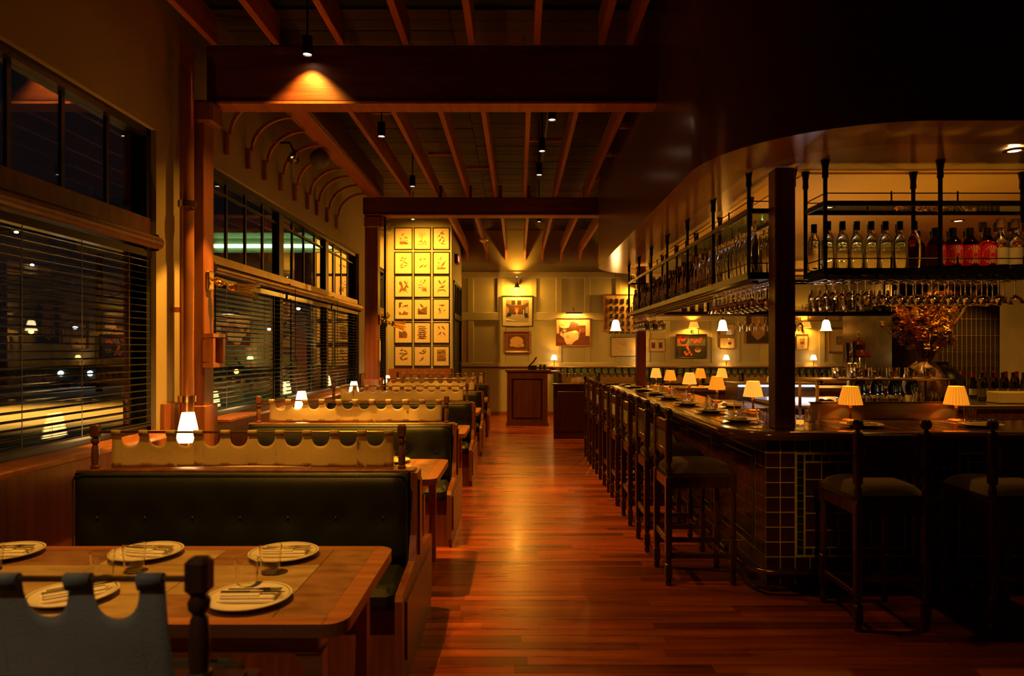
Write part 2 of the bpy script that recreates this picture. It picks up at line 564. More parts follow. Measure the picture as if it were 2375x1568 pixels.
# wood wainscot below the sills and on the piers
ws = MB()
for (a, b, z) in [(-1.0, 5.20, 0.97), (5.20, 5.9, 1.19), (5.9, 11.75, 0.97), (11.75, 12.4, 1.19), (12.4, 14.28, 0.97)]:
    ws.box(XL, XL + .03, a, b, 0, z)
o = P('trim_1', ws, M_wain); tag(o, 'orange-brown wood wainscot under the left windows', 'wainscot', kind='structure')
for k, (a, b) in enumerate(wins):
    o = P('trim_%d' % (k + 2), MB().cbox((XL + .03, (a + b) / 2, .985), (.36, b - a - .02, .035), ch=.008), M_wain)
    tag(o, ['dark wooden window ledge beside the nearest booth', 'long wooden ledge under the wide middle window', 'short wooden ledge under the far window'][k], 'window ledge', kind='structure')

# windows
mull_t = [[3.31, 3.77, 4.22, 4.68, 5.14], [6.15, 6.6, 7.06, 7.54, 8.03, 8.54, 8.99, 9.47, 9.96, 10.43, 10.9, 11.3], [12.9, 13.35, 13.8]]
thick = [[3.31], [8.03, 9.96], []]
lowm = [[3.42], [8.03, 9.97], [13.33]]
for k, (a, b) in enumerate(wins):
    zr = 2.44 if k == 0 else 2.36      # bottom of the transom lights
    zc = 2.58 if k == 0 else 2.46
    w = T('window_%d' % (k + 1), ['near dark-framed window with a row of transom lights', 'wide middle window in three bays with transom lights', 'small far window behind the second wooden post'][k], 'window', (XL - .1, 0, 0), kind='structure')
    f = MB()
    f.box(-.05, .06, a, b, ZT - .06, ZT); f.box(-.05, .06, a, a + .06, ZB, ZT); f.box(-.05, .06, b - .06, b, ZB, ZT)
    f.box(-.05, .06, a, b, ZB, ZB + .06)
    P('window_frame', f, M_blackwin, w)
    P('transom_rail', MB().box(-.06, .09, a + .06, b - .06, zr - .06, zc), M_darkpost if k == 0 else M_bronze, w)
    for m in mull_t[k]:
        if a + .08 < m < b - .08:
            t = .075 if m in thick[k] else .016
            P('mullion', MB().box(-.04 if t > .05 else -.012, .045 if t > .05 else .012, m - t, m + t, zc, ZT - .06), M_blackwin, w)
    for m in lowm[k]:
        P('mullion', MB().box(-.04, .045, m - .05, m + .05, ZB + .06, zr - .06), M_blackwin, w)
    if k > 0:
        P('muntin', MB().box(-.03, .02, a + .06, b - .06, ZT - .185, ZT - .165), M_blackwin, w)
    ms = [a + .06] + [m for m in mull_t[k] if a + .08 < m < b - .08] + [b - .06]
    for p0, p1 in zip(ms[:-1], ms[1:]):
        if p1 > 2.5:
            P('pane', MB().box(-.003, .003, p0 + .012, p1 - .012, zc, ZT - .06), M_pane, w)
    ms = [a + .06] + lowm[k] + [b - .06]
    for p0, p1 in zip(ms[:-1], ms[1:]):
        P('pane', MB().box(-.003, .003, p0, p1, ZB + .06, zr - .06), M_pane, w)

# ---- vestibule walls that carry the bird prints and the exit door
YV, XV = 14.3, -1.38
o = P('wall_front', MB().box(-2.72, XV, YV, YV + .12, 0, 4.6), M_wall)
tag(o, 'olive wall covered by the grid of framed bird prints', 'wall', kind='structure')
vs = MB().box(XV - .12, XV, YV + .12, 17.0, 3.10, 4.6).box(XV - .12, XV, YV + .12, 14.72, 0, 3.10).box(XV - .12, XV, 16.7, 17.0, 0, 3.10)
o = P('wall_side', vs, M_wall)
tag(o, 'olive return wall with the entrance door and exit sign', 'wall', kind='structure')
o = P('trim_5', MB().box(-2.69, XV + .012, YV - .02, YV, 0, 1.22).box(XV, XV + .012, YV - .02, YV + .42, 0, 1.22), M_wain)
tag(o, 'brown wood wainscot below the bird prints', 'wainscot', kind='structure')
d = T('door_1', 'dark green entrance door with pale glazed light above', 'door', (XV - .06, 0, 0), kind='structure')
P('door_leaf', MB().box(-.03, .02, 14.76, 16.66, 0, 2.32), M_blackwin, d)
P('door_frame', MB().box(-.06, .08, 14.70, 14.78, 0, 3.12).box(-.06, .08, 16.64, 16.72, 0, 3.12).box(-.06, .08, 14.7, 16.7, 3.05, 3.12).box(-.06, .08, 14.7, 16.7, 2.30, 2.42), M_blackwin, d)
P('door_handle', MB().tube([(.03, 16.4, .9), (.08, 16.4, .92), (.08, 16.4, 1.3), (.03, 16.4, 1.32)], .012), M_brass, d)
for p in (14.78, 15.42, 16.06):
    P('pane', MB().box(-.004, .004, p + .02, p + .6, 2.42, 3.05), pmat('frosted_pane', (0.42, 0.46, 0.44), 0.35), d)
    if p > 14.8:
        P('mullion', MB().box(-.03, .06, p - .02, p + .02, 2.42, 3.05), M_blackwin, d)

# ---- back wall, right wall
YB = 16.9
wb = P('wall_back', MB().box(-1.5, 10.1, YB, YB + .2, 0, 4.6), M_wall)
tag(wb, 'olive panelled back wall hung with framed pictures', 'wall', kind='structure')
P('panel_field', MB().box(-1.38, 10.0, YB - .012, YB, 1.20, 3.52), M_wall2, wb)
zr1, zr2, zt = 1.20, 2.40, 3.52
P('rail', MB().cbox((4.31, YB - .03, zr1 + .05), (11.38, .04, .10), ch=.008), M_wall2, wb)
P('rail', MB().cbox((4.31, YB - .03, zr2 + .045), (11.38, .036, .20), ch=.008), M_wall2, wb)
P('rail', MB().cbox((4.31, YB - .03, zt - .05), (11.38, .036, .16), ch=.008), M_wall2, wb)
P('rail', MB().cbox((4.31, YB - .045, zr1 - .01), (11.38, .07, .03), ch=.006), M_cab, wb, label='thin dark ledge under the panelling')
# battens: pixel columns read on the photograph
for xp in (1092, 1166, 1233, 1296, 1362, 1433, 1500, 1548, 1612, 1656, 1708, 1768, 1832, 1905, 1960, 2020, 2092, 2150, 2210, 2270):
    X = PX(xp, YB)
    P('batten', MB().cbox((X, YB - .028, (zr1 + .1 + zr2 - .055) / 2), (.14, .03, zr2 - zr1 - .155), ch=.006), M_wall2, wb)
for xp in (1092, 1160, 1238, 1296, 1362, 1433, 1500, 1560, 1640, 1708, 1780, 1832, 1905, 1976, 2040, 2110, 2180, 2250):
    X = PX(xp, YB)
    P('batten', MB().cbox((X, YB - .028, (zr2 + .145 + zt - .13) / 2), (.14, .03, zt - zr2 - .275), ch=.006), M_wall2, wb)
o = P('baseboard_back', MB().box(-1.38, 10, YB - .02, YB, 0, .09), M_wain)
tag(o, 'brown baseboard along the back wall', 'baseboard', kind='structure')
o = P('wall_right', MB().box(10.0, 10.2, -1.0, 17.1, 0, 4.6), M_wall)
tag(o, 'unlit olive wall beyond the bar on the right', 'wall', kind='structure')
o = P('wall_rear', MB().box(-2.95, 10.2, -1.2, -1.0, 0, 4.62), M_beige)
tag(o, 'beige wall behind the viewer', 'wall', kind='structure')

# ---- roof deck, joists, beams
ck = P('ceiling', MB().box(-3, 10.2, -1.2, 17.2, 4.60, 4.72), M_deck)
tag(ck, 'dark board roof deck above the open joists', 'ceiling', kind='structure')
dk = MB()
y = 5.95
dn = 0
while y < 16.8:
    if y < 13.2:
        for (x0, x1) in [(-2.7, -.6), (-.6, 1.5)]:
            t = random.uniform(.5, 1.3)
            P('plank', MB().box(x0 + .004, x1 - .004, y + .004, y + .196, 4.57 + random.uniform(0, .008), 4.6, (t, t, t)), M_deck, ck)
    else:
        t = random.uniform(.5, 1.3)
        dk.box(-2.7, 1.5, y + .004, y + .196, 4.57, 4.6, (t, t, t))
    y += .2
P('plank', dk, M_deck, ck, kind='stuff')

def beam(name, label, y0, y1, z0, z1, x0, x1):
    b = T(name, label, 'beam', (0, 0, 0), kind='structure')
    P('timber', MB().cbox(((x0 + x1) / 2, (y0 + y1) / 2, (z0 + z1) / 2), (x1 - x0, y1 - y0, z1 - z0), ch=.012), M_beam, b)
    P('soffit_board', MB().box(x0 + .02, x1, y0 - .012, y1 + .012, z0 - .022, z0 - .001), M_joist, b)
    return b
beam('ceiling_beam', 'deep brown cross beam nearest the viewer, lit by one spot', 5.70, 5.88, 3.68, 4.15, -2.60, 1.6)
beam('ceiling_beam', 'brown cross beam in front of the bird prints', 10.6, 10.82, 3.72, 3.98, -2.40, 1.6)

def joist(bay, X, y0, y1, z0, label, w=.045, h=.24, drop=None):
    j = P('ceiling_joist', MB().cbox((X, (y0 + y1) / 2, z0 + h / 2), (w, y1 - y0, h), ch=.004), M_joist)
    tag(j, label, 'joist', kind='structure', group=bay)
    if drop:
        P('bracket', MB().prism([(y1, z0 + .02), (y1 - .5, z0 + .02), (y1 - .34, z0 - .05), (y1 - .1, z0 - .16), (y1, z0 - .17)], 'X', X - w / 2, X + w / 2), M_joist, j)
    return j
for i, X in enumerate([-2.53, -2.01, -1.47, -.93, -.38, .16, .70, .94, 1.27]):
    joist('joists of the near ceiling bay', X, 1.2, 5.7, 4.15, '%s joist from the window wall in the bay nearest the viewer' % ORD[i], w=.055)
for i, X in enumerate([-1.67, -1.24, -.77, -.34, .11, .59, 1.06]):
    joist('joists of the middle ceiling bay', X, 5.88, 10.6, 3.98, '%s joist from the ledger in the ceiling bay between both cross beams' % ORD[i], w=.05)
for i, X in enumerate([-1.22, -.75, -.27, .18, .61, 1.07, 1.53, 2.0]):
    joist('joists of the far ceiling bay', X, 10.82, 16.88, 3.98, '%s joist from the vestibule in the far ceiling bay' % ORD[i], w=.055, drop=True)
for i, y in enumerate([6.3, 7.35, 8.4, 9.6]):
    o = P('ceiling_joist', MB().box(1.087, 1.30, y, y + .05, 4.0, 4.05), M_joist)
    tag(o, '%s short blocking piece between last joist and bar soffit' % ORD[i], 'blocking', kind='structure', group='blocking beside the soffit')
for i, (y, x) in enumerate([(7.6, -1.66), (8.6, .12), (9.2, -1.23), (9.9, -.76)]):
    o = P('ceiling_joist', MB().box(x + .027, x + .43, y, y + .04, 4.24, 4.28), M_joist)
    tag(o, ['cross piece between two joists above the left spotlight', 'cross piece beside the spotlight track', 'far cross piece left of the aisle', 'farthest cross piece near the second beam'][i], 'blocking', kind='structure')
# ledger with curved straps
lg = T('ceiling_ledger', 'wide wooden ledger on curved straps along the window wall', 'ledger', (0, 0, 0), kind='structure')
P('board', MB().cbox((-2.22, 8.24, 4.01), (.22, 4.7, .06), ch=.01), M_joist, lg)
P('board', MB().cbox((-2.10, 8.24, 4.14), (.05, 4.7, .3), ch=.006), M_beam, lg)
for y in (6.35, 6.86, 7.3, 7.8, 8.3, 8.8, 9.2, 9.7, 10.2):
    pts = []
    for k in range(9):
        a = PI / 2 * k / 8
        pts.append((-2.68 + .40 * (1 - math.cos(a)), y, 3.62 + .34 * math.sin(a)))
    m = MB()
    vs = []
    for (x, yy, z) in pts:
        vs += [(x, yy - .018, z), (x, yy + .018, z), (x + .022, yy - .018, z - .024), (x + .022, yy + .018, z - .024)]
    fs = []
    for k in range(8):
        q = k * 4
        fs += [(q, q + 1, q + 5, q + 4), (q + 2, q + 6, q + 7, q + 3), (q, q + 4, q + 6, q + 2), (q + 1, q + 3, q + 7, q + 5)]
    m.add(vs, fs)
    m.box(-2.715, -2.68, y - .018, y + .018, 3.42, 3.63)
    P('strap', m, M_joist, lg)

# ---- posts
def wpost(label, x0, x1, y0, y1, z1, mat, base=True, z0=0.0):
    p = T('wooden_post', label, 'post', ((x0 + x1) / 2, (y0 + y1) / 2, 0), kind='structure')
    w, dd = x1 - x0, y1 - y0
    P('shaft', MB().cbox((0, 0, (z0 + z1) / 2), (w, dd, z1 - z0), ch=.008), mat, p)
    if base:
        P('plinth', MB().cbox((0, 0, .575), (w + .05, dd + .05, 1.15), ch=.01), M_wain, p)
        P('corbel', MB().cbox((.03, 0, z1 - .1), (w + .08, dd + .04, .18), ch=.02), mat, p)
    return p
wpost('tall brown wooden post between near and middle windows', -2.69, -2.57, 5.60, 5.78, 3.66, M_post)
wpost('brown wooden post under the second beam left of the bird prints', -2.37, -2.17, 10.60, 10.80, 3.70, M_post)
wpost('dark square post standing on the near corner of the bar', 1.69, 1.823, 4.47, 4.60, 2.80, M_darkpost, False, 1.082)
wpost('red-brown square post standing on the far corner of the bar', 1.70, 1.83, 9.70, 9.83, 2.80, M_redpost, False, 1.082)
pp = T('copper_pipe', 'tall copper-brown pipe running up beside the near wooden post', 'pipe', (-2.60, 5.37, 0))
P('pipe', MB().cyl((0, 0, 0), (0, 0, 4.0), .052, 16), M_copper, pp, True)
for z in (1.22, 2.75):
    P('collar', MB().lathe([(.052, z - .03), (.066, z - .025), (.066, z + .025), (.052, z + .03)], seg=16), M_brass, pp, True)
P('wall_clip', MB().box(-.12, 0, -.012, .012, 1.9, 1.94), M_copper, pp)
pp = T('copper_pipe', 'thin dark pipe beside the second wooden post', 'pipe', (-2.08, 10.72, 0))
P('pipe', MB().cyl((0, 0, .965), (0, 0, 3.72), .016, 10), M_iron, pp, True)

# ---- bar soffit: rounded hanging box, recessed lacquer ceiling inside a ring
def rrect(x0, x1, y0, y1, r, n=12, r4=None):
    """counter-clockwise outline from the near left corner"""
    rs = r4 or (r, r, r, r)
    pts = []
    for (cx, cyy, a0, rr) in [(x0, y0, PI, rs[0]), (x1, y0, 1.5 * PI, rs[1]), (x1, y1, 0, rs[2]), (x0, y1, PI / 2, rs[3])]:
        sx = 1 if cx == x0 else -1
        sy = 1 if cyy == y0 else -1
        for k in range(n + 1):
            a = a0 + PI / 2 * k / n
            pts.append((cx + sx * rr + rr * math.cos(a), cyy + sy * rr + rr * math.sin(a)))
    return pts
sf = T('bar_soffit', 'large rounded dark soffit with golden lacquered underside over the bar', 'soffit', (0, 0, 0), kind='structure')
SO = rrect(1.165, 9.9, 3.56, 10.8, 1.05, 16)
SI = rrect(1.56, 9.6, 3.97, 10.4, .72, 16)
n = len(SO)
zb, zi, ztp = 2.80, 2.825, 4.60
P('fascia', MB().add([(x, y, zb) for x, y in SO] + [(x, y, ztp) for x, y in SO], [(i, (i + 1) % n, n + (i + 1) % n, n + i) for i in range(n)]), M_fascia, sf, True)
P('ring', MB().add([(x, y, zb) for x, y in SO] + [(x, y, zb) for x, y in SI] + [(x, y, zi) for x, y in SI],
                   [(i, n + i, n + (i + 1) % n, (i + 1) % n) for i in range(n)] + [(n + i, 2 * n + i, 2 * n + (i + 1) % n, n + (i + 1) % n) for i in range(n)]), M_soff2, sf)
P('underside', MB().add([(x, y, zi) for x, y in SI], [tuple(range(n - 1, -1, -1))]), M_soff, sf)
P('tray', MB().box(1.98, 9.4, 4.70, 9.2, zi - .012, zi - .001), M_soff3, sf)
P('cove', MB().box(1.27, 1.30, 5.9, 10.5, 3.9, 3.97), M_beam, sf)

# ---- tiled pillar far right
tp = T('pillar_1', 'dark pillar clad in upright glossy tiles beyond the bar', 'pillar', (6.78, 11.0, 0), kind='structure')
P('core', MB().box(0.006, 1.0, 0.006, .62, 0, 2.8), M_grout, tp)
tm = MB().cbox((0, 0, 0), (.067, .012, .254), ch=.003).mesh('tile')
tm.materials.append(M_ltile)
for r in range(10):
    for c in range(13):
        off = 0
        shared('tile', tm, tp, (.040 + c * .0765, 0, .135 + r * .2635 + .0), )
kw = P('wall_kitchen', MB().box(6.2, 6.78, 11.3, 11.45, 0, 2.8).box(6.2, 6.3, 11.45, 13.0, 0, 2.8), M_ltile)
tag(kw, 'black unlit service wall left of the tiled pillar', 'wall', kind='structure')

# ============================================================ OUTSIDE THE WINDOWS
g = P('ground', MB().box(-90, -2.97, -20, 120, -.3, -.12), pmat('asphalt', (.035, .033, .03), .6, var=.4, scale=3, bump=.2, bscale=30))
tag(g, 'dark street and lot outside the windows', 'street', kind='structure')
g = P('sidewalk', MB().box(-20, -2.97, -5, 60, -.12, -.04), pmat('pavement', (.34, .22, .10), .8, var=.3, scale=2))
tag(g, 'pavement outside the windows lit by an orange lamp', 'pavement', kind='structure')

def streetlamp(x, y, h, col, s, label, power=0):
    t = T('street_lamp', label, 'lamp', (x, y, -.12))
    P('pole', MB().cyl((0, 0, 0), (0, 0, h), .07, 8), M_iron, t)
    P('arm', MB().tube([(0, 0, h), (.3, 0, h + .15), (.8, 0, h + .18)], .04), M_iron, t)
    P('lamp_head', MB().sphere((.9, 0, h + .12), s, 10, 6, .6), emat('lamp_' + str(round(col[2], 2)) + str(round(col[0], 2)), col, 9), t, True)
    if power:
        new_light('SPOT', 'street_light', (.9, 0, h - .05), power, (1, .5, .12), .1, 100, (.9, 0, 0), .8, t)
streetlamp(-13.6, 17.3, 4.6, (1, .5, .15), .05, 'street lamp pouring orange light on the pavement', 2200)
streetlamp(-32, 48, 3.2, (.35, .6, 1), .16, 'distant street lamp with a blue-white head')
streetlamp(-24, 72, 6.0, (.75, .9, 1), .22, 'distant tall street lamp with a cool white head')
streetlamp(-22, 58, 3.4, (.8, .95, .9), .16, 'distant low street lamp with a pale head')
streetlamp(-40, 55, 8.5, (.6, .9, .8), .13, 'far street lamp high behind the near blinds')

def car(x, y, rz, label, lit):
    t = T('parked_car', label, 'car', (x, y, -.12), rz)
    body = [(-2.1, .35), (-2.1, .75), (-1.9, .88), (-1.2, .95), (-.7, 1.42), (.7, 1.45), (1.35, 1.0), (2.0, .88), (2.12, .7), (2.12, .35)]
    P('body', MB().prism(body, 'Y', -.86, .86), pmat('car_paint', (.008, .008, .009), .4), t)
    P('side_window', MB().prism([(-.62, 1.32), (-1.0, .98), (1.15, 1.0), (.62, 1.36)], 'Y', -.865, .865), M_blackwin, t)
    for wx in (-1.35, 1.3):
        for wy in (-.8, .8):
            P('wheel', MB().cyl((wx, wy - .09, .33), (wx, wy + .09, .33), .33, 16), M_iron, t)
    for wy in (-.62, .62):
        P('headlight', MB().sphere((2.1, wy, .68), .12, 10, 6), emat('headlight', (.95, .95, 1), 16 if lit == 'w' else 0.01) if lit == 'w' else M_chrome, t)
        P('tail_light', MB().sphere((-2.1, wy, .74), .11, 10, 6), emat('tail_' + lit, (1, .28, .03) if lit == 'a' else (1, .03, .01), 9 if lit != 'w' else 0.2), t)
car(PX(228, 33), 33, -PI / 2 + .12, 'car facing the near window with white headlights on', 'w')
car(PX(560, 34), 34, PI / 2, 'car beyond the middle window showing amber rear lights', 'a')
car(PX(606, 40) + .6, 42, PI / 2 - .1, 'car beyond the middle window showing red rear lights', 'r')
sb = T('station_canopy', 'flat canopy across the lot with a bright green-white light band', 'canopy', (-8.9, 26.2, 0))
for cx_ in (-7.4, -3.2, 2.3):
    P('post', MB().cyl((cx_, .4, 0), (cx_, .4, 5.35), .12, 10), M_iron, sb)
P('roof', MB().box(-8, 2.9, 0, 3, 5.35, 5.9), pmat('storefront_wall', (.03, .035, .03), .7), sb)
P('canopy', MB().box(-8, 2.9, -1.3, 0, 5.9, 6.05), pmat('canopy_paint', (.25, .3, .2), .6), sb)
P('light_tube', MB().cyl((-2.7, -.08, 5.6), (2.1, -.08, 5.6), .07, 8), emat('green_tube', (.62, 1, .45), 2.5), sb)
new_light('AREA', 'canopy_glow', (-.2, -.25, 5.6), 1.2, (.45, 1, .4), parent=sb, sx=4, sy=.1, aim=(-.2, -2, 5.9))
P('sign_board', MB().box(-8, 2.9, -.02, 0, 5.35, 5.9), pmat('canopy_paint', (.25, .3, .2), .6), sb)

# ============================================================ BLINDS AND ROLLER TUBES
def slatmesh(L):
    m = MB()
    n = 4
    vs = []
    for yy in (0, L):
        for k in range(n + 1):
            u = (k / n - .5) * .05
            vs.append((u, yy, .0035 * math.cos(u / .05 * PI)))
        for k in range(n, -1, -1):
            u = (k / n - .5) * .05
            vs.append((u, yy, .0035 * math.cos(u / .05 * PI) - .0022))
    q = 2 * (n + 1)
    fs = [(i, (i + 1) % q, q + (i + 1) % q, q + i) for i in range(q)] + [tuple(range(q - 1, -1, -1)), tuple(range(q, 2 * q))]
    me = m.add(vs, fs).mesh('slat')
    me.materials.append(M_slat)
    return me
bl = [(3.46, 5.08, 2.30, 'black slatted blind in the near window'), (6.04, 8.0, 2.22, 'black slatted blind in the first bay of the middle window'),
      (8.08, 9.94, 2.22, 'black slatted blind in the centre bay of the middle window'), (10.02, 11.66, 2.22, 'black slatted blind in the last bay of the middle window'),
      (12.52, 14.16, 2.22, 'black slatted blind in the small far window')]
for (a, b, zt_, lab) in bl:
    t = T('window_blind', lab, 'blind', (XL - .028, a, 0), group='window blinds')
    me = slatmesh(b - a)
    z = 1.07
    while z < zt_ - .03:
        sl = shared('slat', me, t, (0, 0, z), (0, math.radians(9), 0))
        z += .0478
    P('head_rail', MB().box(-.03, .03, 0, b - a, zt_ - .01, zt_ + .04), M_slat, t)
    P('bottom_rail', MB().cbox((0, (b - a) / 2, 1.048), (.05, b - a, .016)), M_slat, t)
    for u in (.18, .5, .82):
        P('ladder_cord', MB().box(.024, .0255, (b - a) * u - .003, (b - a) * u + .003, 1.05, zt_), M_cap, t)
    P('tilt_wand', MB().cyl((.035, .09, zt_), (.035, .09, zt_ - .75), .005, 6), M_cap, t)
for (a, b, lab) in [(6.0, 11.7, 'bronze roller shade tube across the middle window'), (12.5, 14.15, 'short bronze roller shade tube at the far window'), (1.2, 5.1, 'dark roller shade tube above the near blind')]:
    t = T('roller_shade', lab, 'roller shade', (XL + .035, 0, 2.325 if a > 5 else 2.40))
    P('tube', MB().cyl((0, a, 0), (0, b, 0), .047, 16), M_bronze if a > 5 else M_darkpost, t, True)
    for q in ([a + .02, 8.04, 9.95, b - .02] if a == 6.0 else [a + .02, b - .02]):
        P('bracket', MB().box(-.035, .012, q - .012, q + .012, -.06, .06), M_iron, t)
    if a == 6.0:
        for q in (8.1, 10.0):
            P('chain', MB().cyl((.05, q, 0), (.05, q, -.85), .004, 6), M_cap, t)

# ============================================================ BOOTHS
XB0, XB1 = -2.36, -.57
def cloth_mesh(W, drop, pitch, tab=.05, scd=.078, seed=0, wob=.012, slant=0.0, rod_r=.008, skip=None):
    """tabbed curtain hanging from a rod along local x, top at z=0"""
    rnd = random.Random(seed)
    m = MB()
    N = int(round(W / pitch))
    pitch = (W - tab) / N
    cols = []
    sub = 12
    for i in range(N + 1):
        x0 = i * pitch
        cols += [(x0, 0), (x0 + tab * .5, 0), (x0 + tab, 0)]
        if i < N:
            g = pitch - tab
            for k in range(0, sub + 1):
                u = k / sub
                cols.append((x0 + tab + g * (.5 - .5 * math.cos(PI * u)), -scd * (math.sin(PI * u) ** .55) if 0 < k < sub else -.012))
    ph = [rnd.uniform(0, 6) for _ in range(4)]
    fx = [rnd.uniform(4, 7), rnd.uniform(9, 14), rnd.uniform(18, 24)]
    R = 7
    vs = []
    for (x, zt_) in cols:
        for k in range(R + 1):
            z = zt_ + (-drop - zt_) * k / R
            d = min(1, -z / .12)
            yy = wob * d * (math.sin(fx[0] * x + ph[0] + z * 3) + .5 * math.sin(fx[1] * x + ph[1] - z * 6) + .25 * math.sin(fx[2] * x + ph[2]))
            xx = x + slant * (-z) * (x / W) + .004 * math.sin(7 * z + ph[3])
            zz = z + (.006 * math.sin(fx[0] * x + ph[2]) if k == R else 0)
            vs.append((xx, yy + rod_r + .001, zz))
    fs = []
    for c in range(len(cols) - 1):
        for k in range(R):
            a = c * (R + 1) + k
            fs.append((a, a + 1, a + R + 2, a + R + 1))
    m.add(vs, fs)
    # loops over the rod
    for i in range(N + 1):
        x0 = i * pitch
        lv = []
        for k in range(9):
            a = PI * k / 8
            for xx in (x0, x0 + tab):
                lv.append((xx, (rod_r + .002) * math.cos(a), (rod_r + .003) * math.sin(a)))
        for xx in (x0, x0 + tab):
            lv.append((xx, -rod_r * .2, -.022))
        m.add(lv, [(2 * k, 2 * k + 1, 2 * k + 3, 2 * k + 2) for k in range(9)])
    return m
def place_cloth(name, W, drop, loc, label, mat=None, seed=0, group='tabbed cloths above the booth backs', slant=0.0, pitch=.152, **kw):
    o = P(name, cloth_mesh(W, drop, pitch, seed=seed, slant=slant, **kw), mat or M_cloth, smooth=True)
    o.location = loc
    so = o.modifiers.new('thickness', 'SOLIDIFY'); so.thickness = .0022; so.offset = 0
    tag(o, label, 'cloth', group)
    return o

def turned_post(h, mat):
    m = MB()
    m.cbox((0, 0, h - .035), (.045, .045, .07), ch=.008)
    m.lathe([(.012, h - .11), (.02, h - .10), (.022, h - .085), (.014, h - .07)], seg=10)
    m.lathe([(.018, h - .22), (.021, h - .17), (.017, h - .12), (.012, h - .11)], seg=10)
    m.cbox((0, 0, (h - .22) / 2), (.04, .04, h - .22), ch=.005)
    return m

ZSB = .945
RZ = 1.155
def cushion(x0, x1, z0, z1, y, th, facing, nb=7, puff=.035):
    """tufted back cushion: front surface bulges, dimples at buttons; facing -1 looks to the viewer"""
    nx, nz = 42, 14
    m = MB()
    bt = [x0 + (x1 - x0) * (i + .5) / nb for i in range(nb)]
    bz = z0 + (z1 - z0) * .52
    vs = []
    for j in range(nz + 1):
        for i in range(nx + 1):
            u, v = i / nx, j / nz
            x = x0 + (x1 - x0) * u
            z = z0 + (z1 - z0) * v
            e = min(1, min(u, 1 - u) * (x1 - x0) / .05) ** .5 * min(1, min(v, 1 - v) * (z1 - z0) / .05) ** .5
            p = puff * e
            for b in bt:
                dd = math.hypot(x - b, (z - bz))
                p -= .022 * math.exp(-(dd / .055) ** 2) * e
            vs.append((x, y + facing * (th + p), z))
    fs = []
    for j in range(nz):
        for i in range(nx):
            a = j * (nx + 1) + i
            q = (a, a + 1, a + nx + 2, a + nx + 1)
            fs.append(q if facing < 0 else q[::-1])
    m.add(vs, fs)
    m.box(x0, x1, min(y, y + facing * th), max(y, y + facing * th), z0, z1)
    return m, [(b, y + facing * (th + puff - .02), bz) for b in bt]

def booth_back(Y, label, front=True, back=True, x0=XB0, x1=XB1):
    t = T('booth_bench', label, 'bench', (0, Y, 0), group='double booth benches')
    P('core', MB().box(x0, x1, -.045, .045, 0, ZSB - .01), M_wainx, t)
    ends = []
    prof = [(-.075, ZSB), (.075, ZSB), (.10, .62), (.155, .50), (.53, .46), (.55, .43), (.55, .07), (.50, .07), (.50, .0), (-.50, 0), (-.50, .07), (-.55, .07), (-.55, .43), (-.53, .46), (-.155, .50), (-.10, .62)]
    if not front:
        prof = [(max(a, -.075), b) for a, b in prof]
    P('end_panel', MB().prism(prof, 'X', x1, x1 + .035), M_wainx, t)
    P('end_moulding', MB().box(x1 + .035, x1 + .045, -.04, .04, .5, ZSB - .04).box(x1 + .035, x1 + .045, -.46, .46, .12, .40), M_wainx, t)
    for fcg in ((-1,) if front else ()) + ((1,) if back else ()):
        cm, bts = cushion(x0 + .01, x1 - .012, .46, ZSB + .004, fcg * .045, .05, fcg)
        c = P('backrest', cm, M_leather, t, True)
        for b in bts:
            P('button', MB().sphere(b, .009, 8, 5), M_leather, c, True)
        pz = MB()
        r = .03
        pts = [(x0 + .012, fcg * .115, .48), (x0 + .012, fcg * .115, ZSB - .03), (x0 + .022, fcg * .115, ZSB - .012), (x0 + .05, fcg * .115, ZSB - .002),
               (x1 - .05, fcg * .115, ZSB - .002), (x1 - .022, fcg * .115, ZSB - .012), (x1 - .014, fcg * .115, ZSB - .03), (x1 - .014, fcg * .115, .48)]
        P('piping', pz.tube(pts, .005, 6), M_leather2, c, True)
        P('seat', MB().cbox(((x0 + x1) / 2, fcg * .33, .43), (x1 - x0 - .03, .42, .10), ch=.03), M_leather, t, True)
        P('seat_base', MB().box(x0, x1, min(fcg * .05, fcg * .50), max(fcg * .05, fcg * .50), .0, .375), M_wainx, t)
    # rod and its two little posts
    P('top_cap', MB().cbox(((x0 + x1) / 2, 0, ZSB + .004), (x1 - x0 + .03, .10, .018), ch=.004), M_wainx, t)
    for x in (x0 + .06, x1 - .06):
        pm = turned_post(RZ - ZSB + .03, M_blackw)
        o = P('rod_post', pm, M_darkpost, t, loc=(x, 0, ZSB + .012), smooth=True)
    P('rod', MB().cyl((x0 + .06, 0, RZ), (x1 - .06, 0, RZ), .0065, 8), M_brass, t, True)
    return t

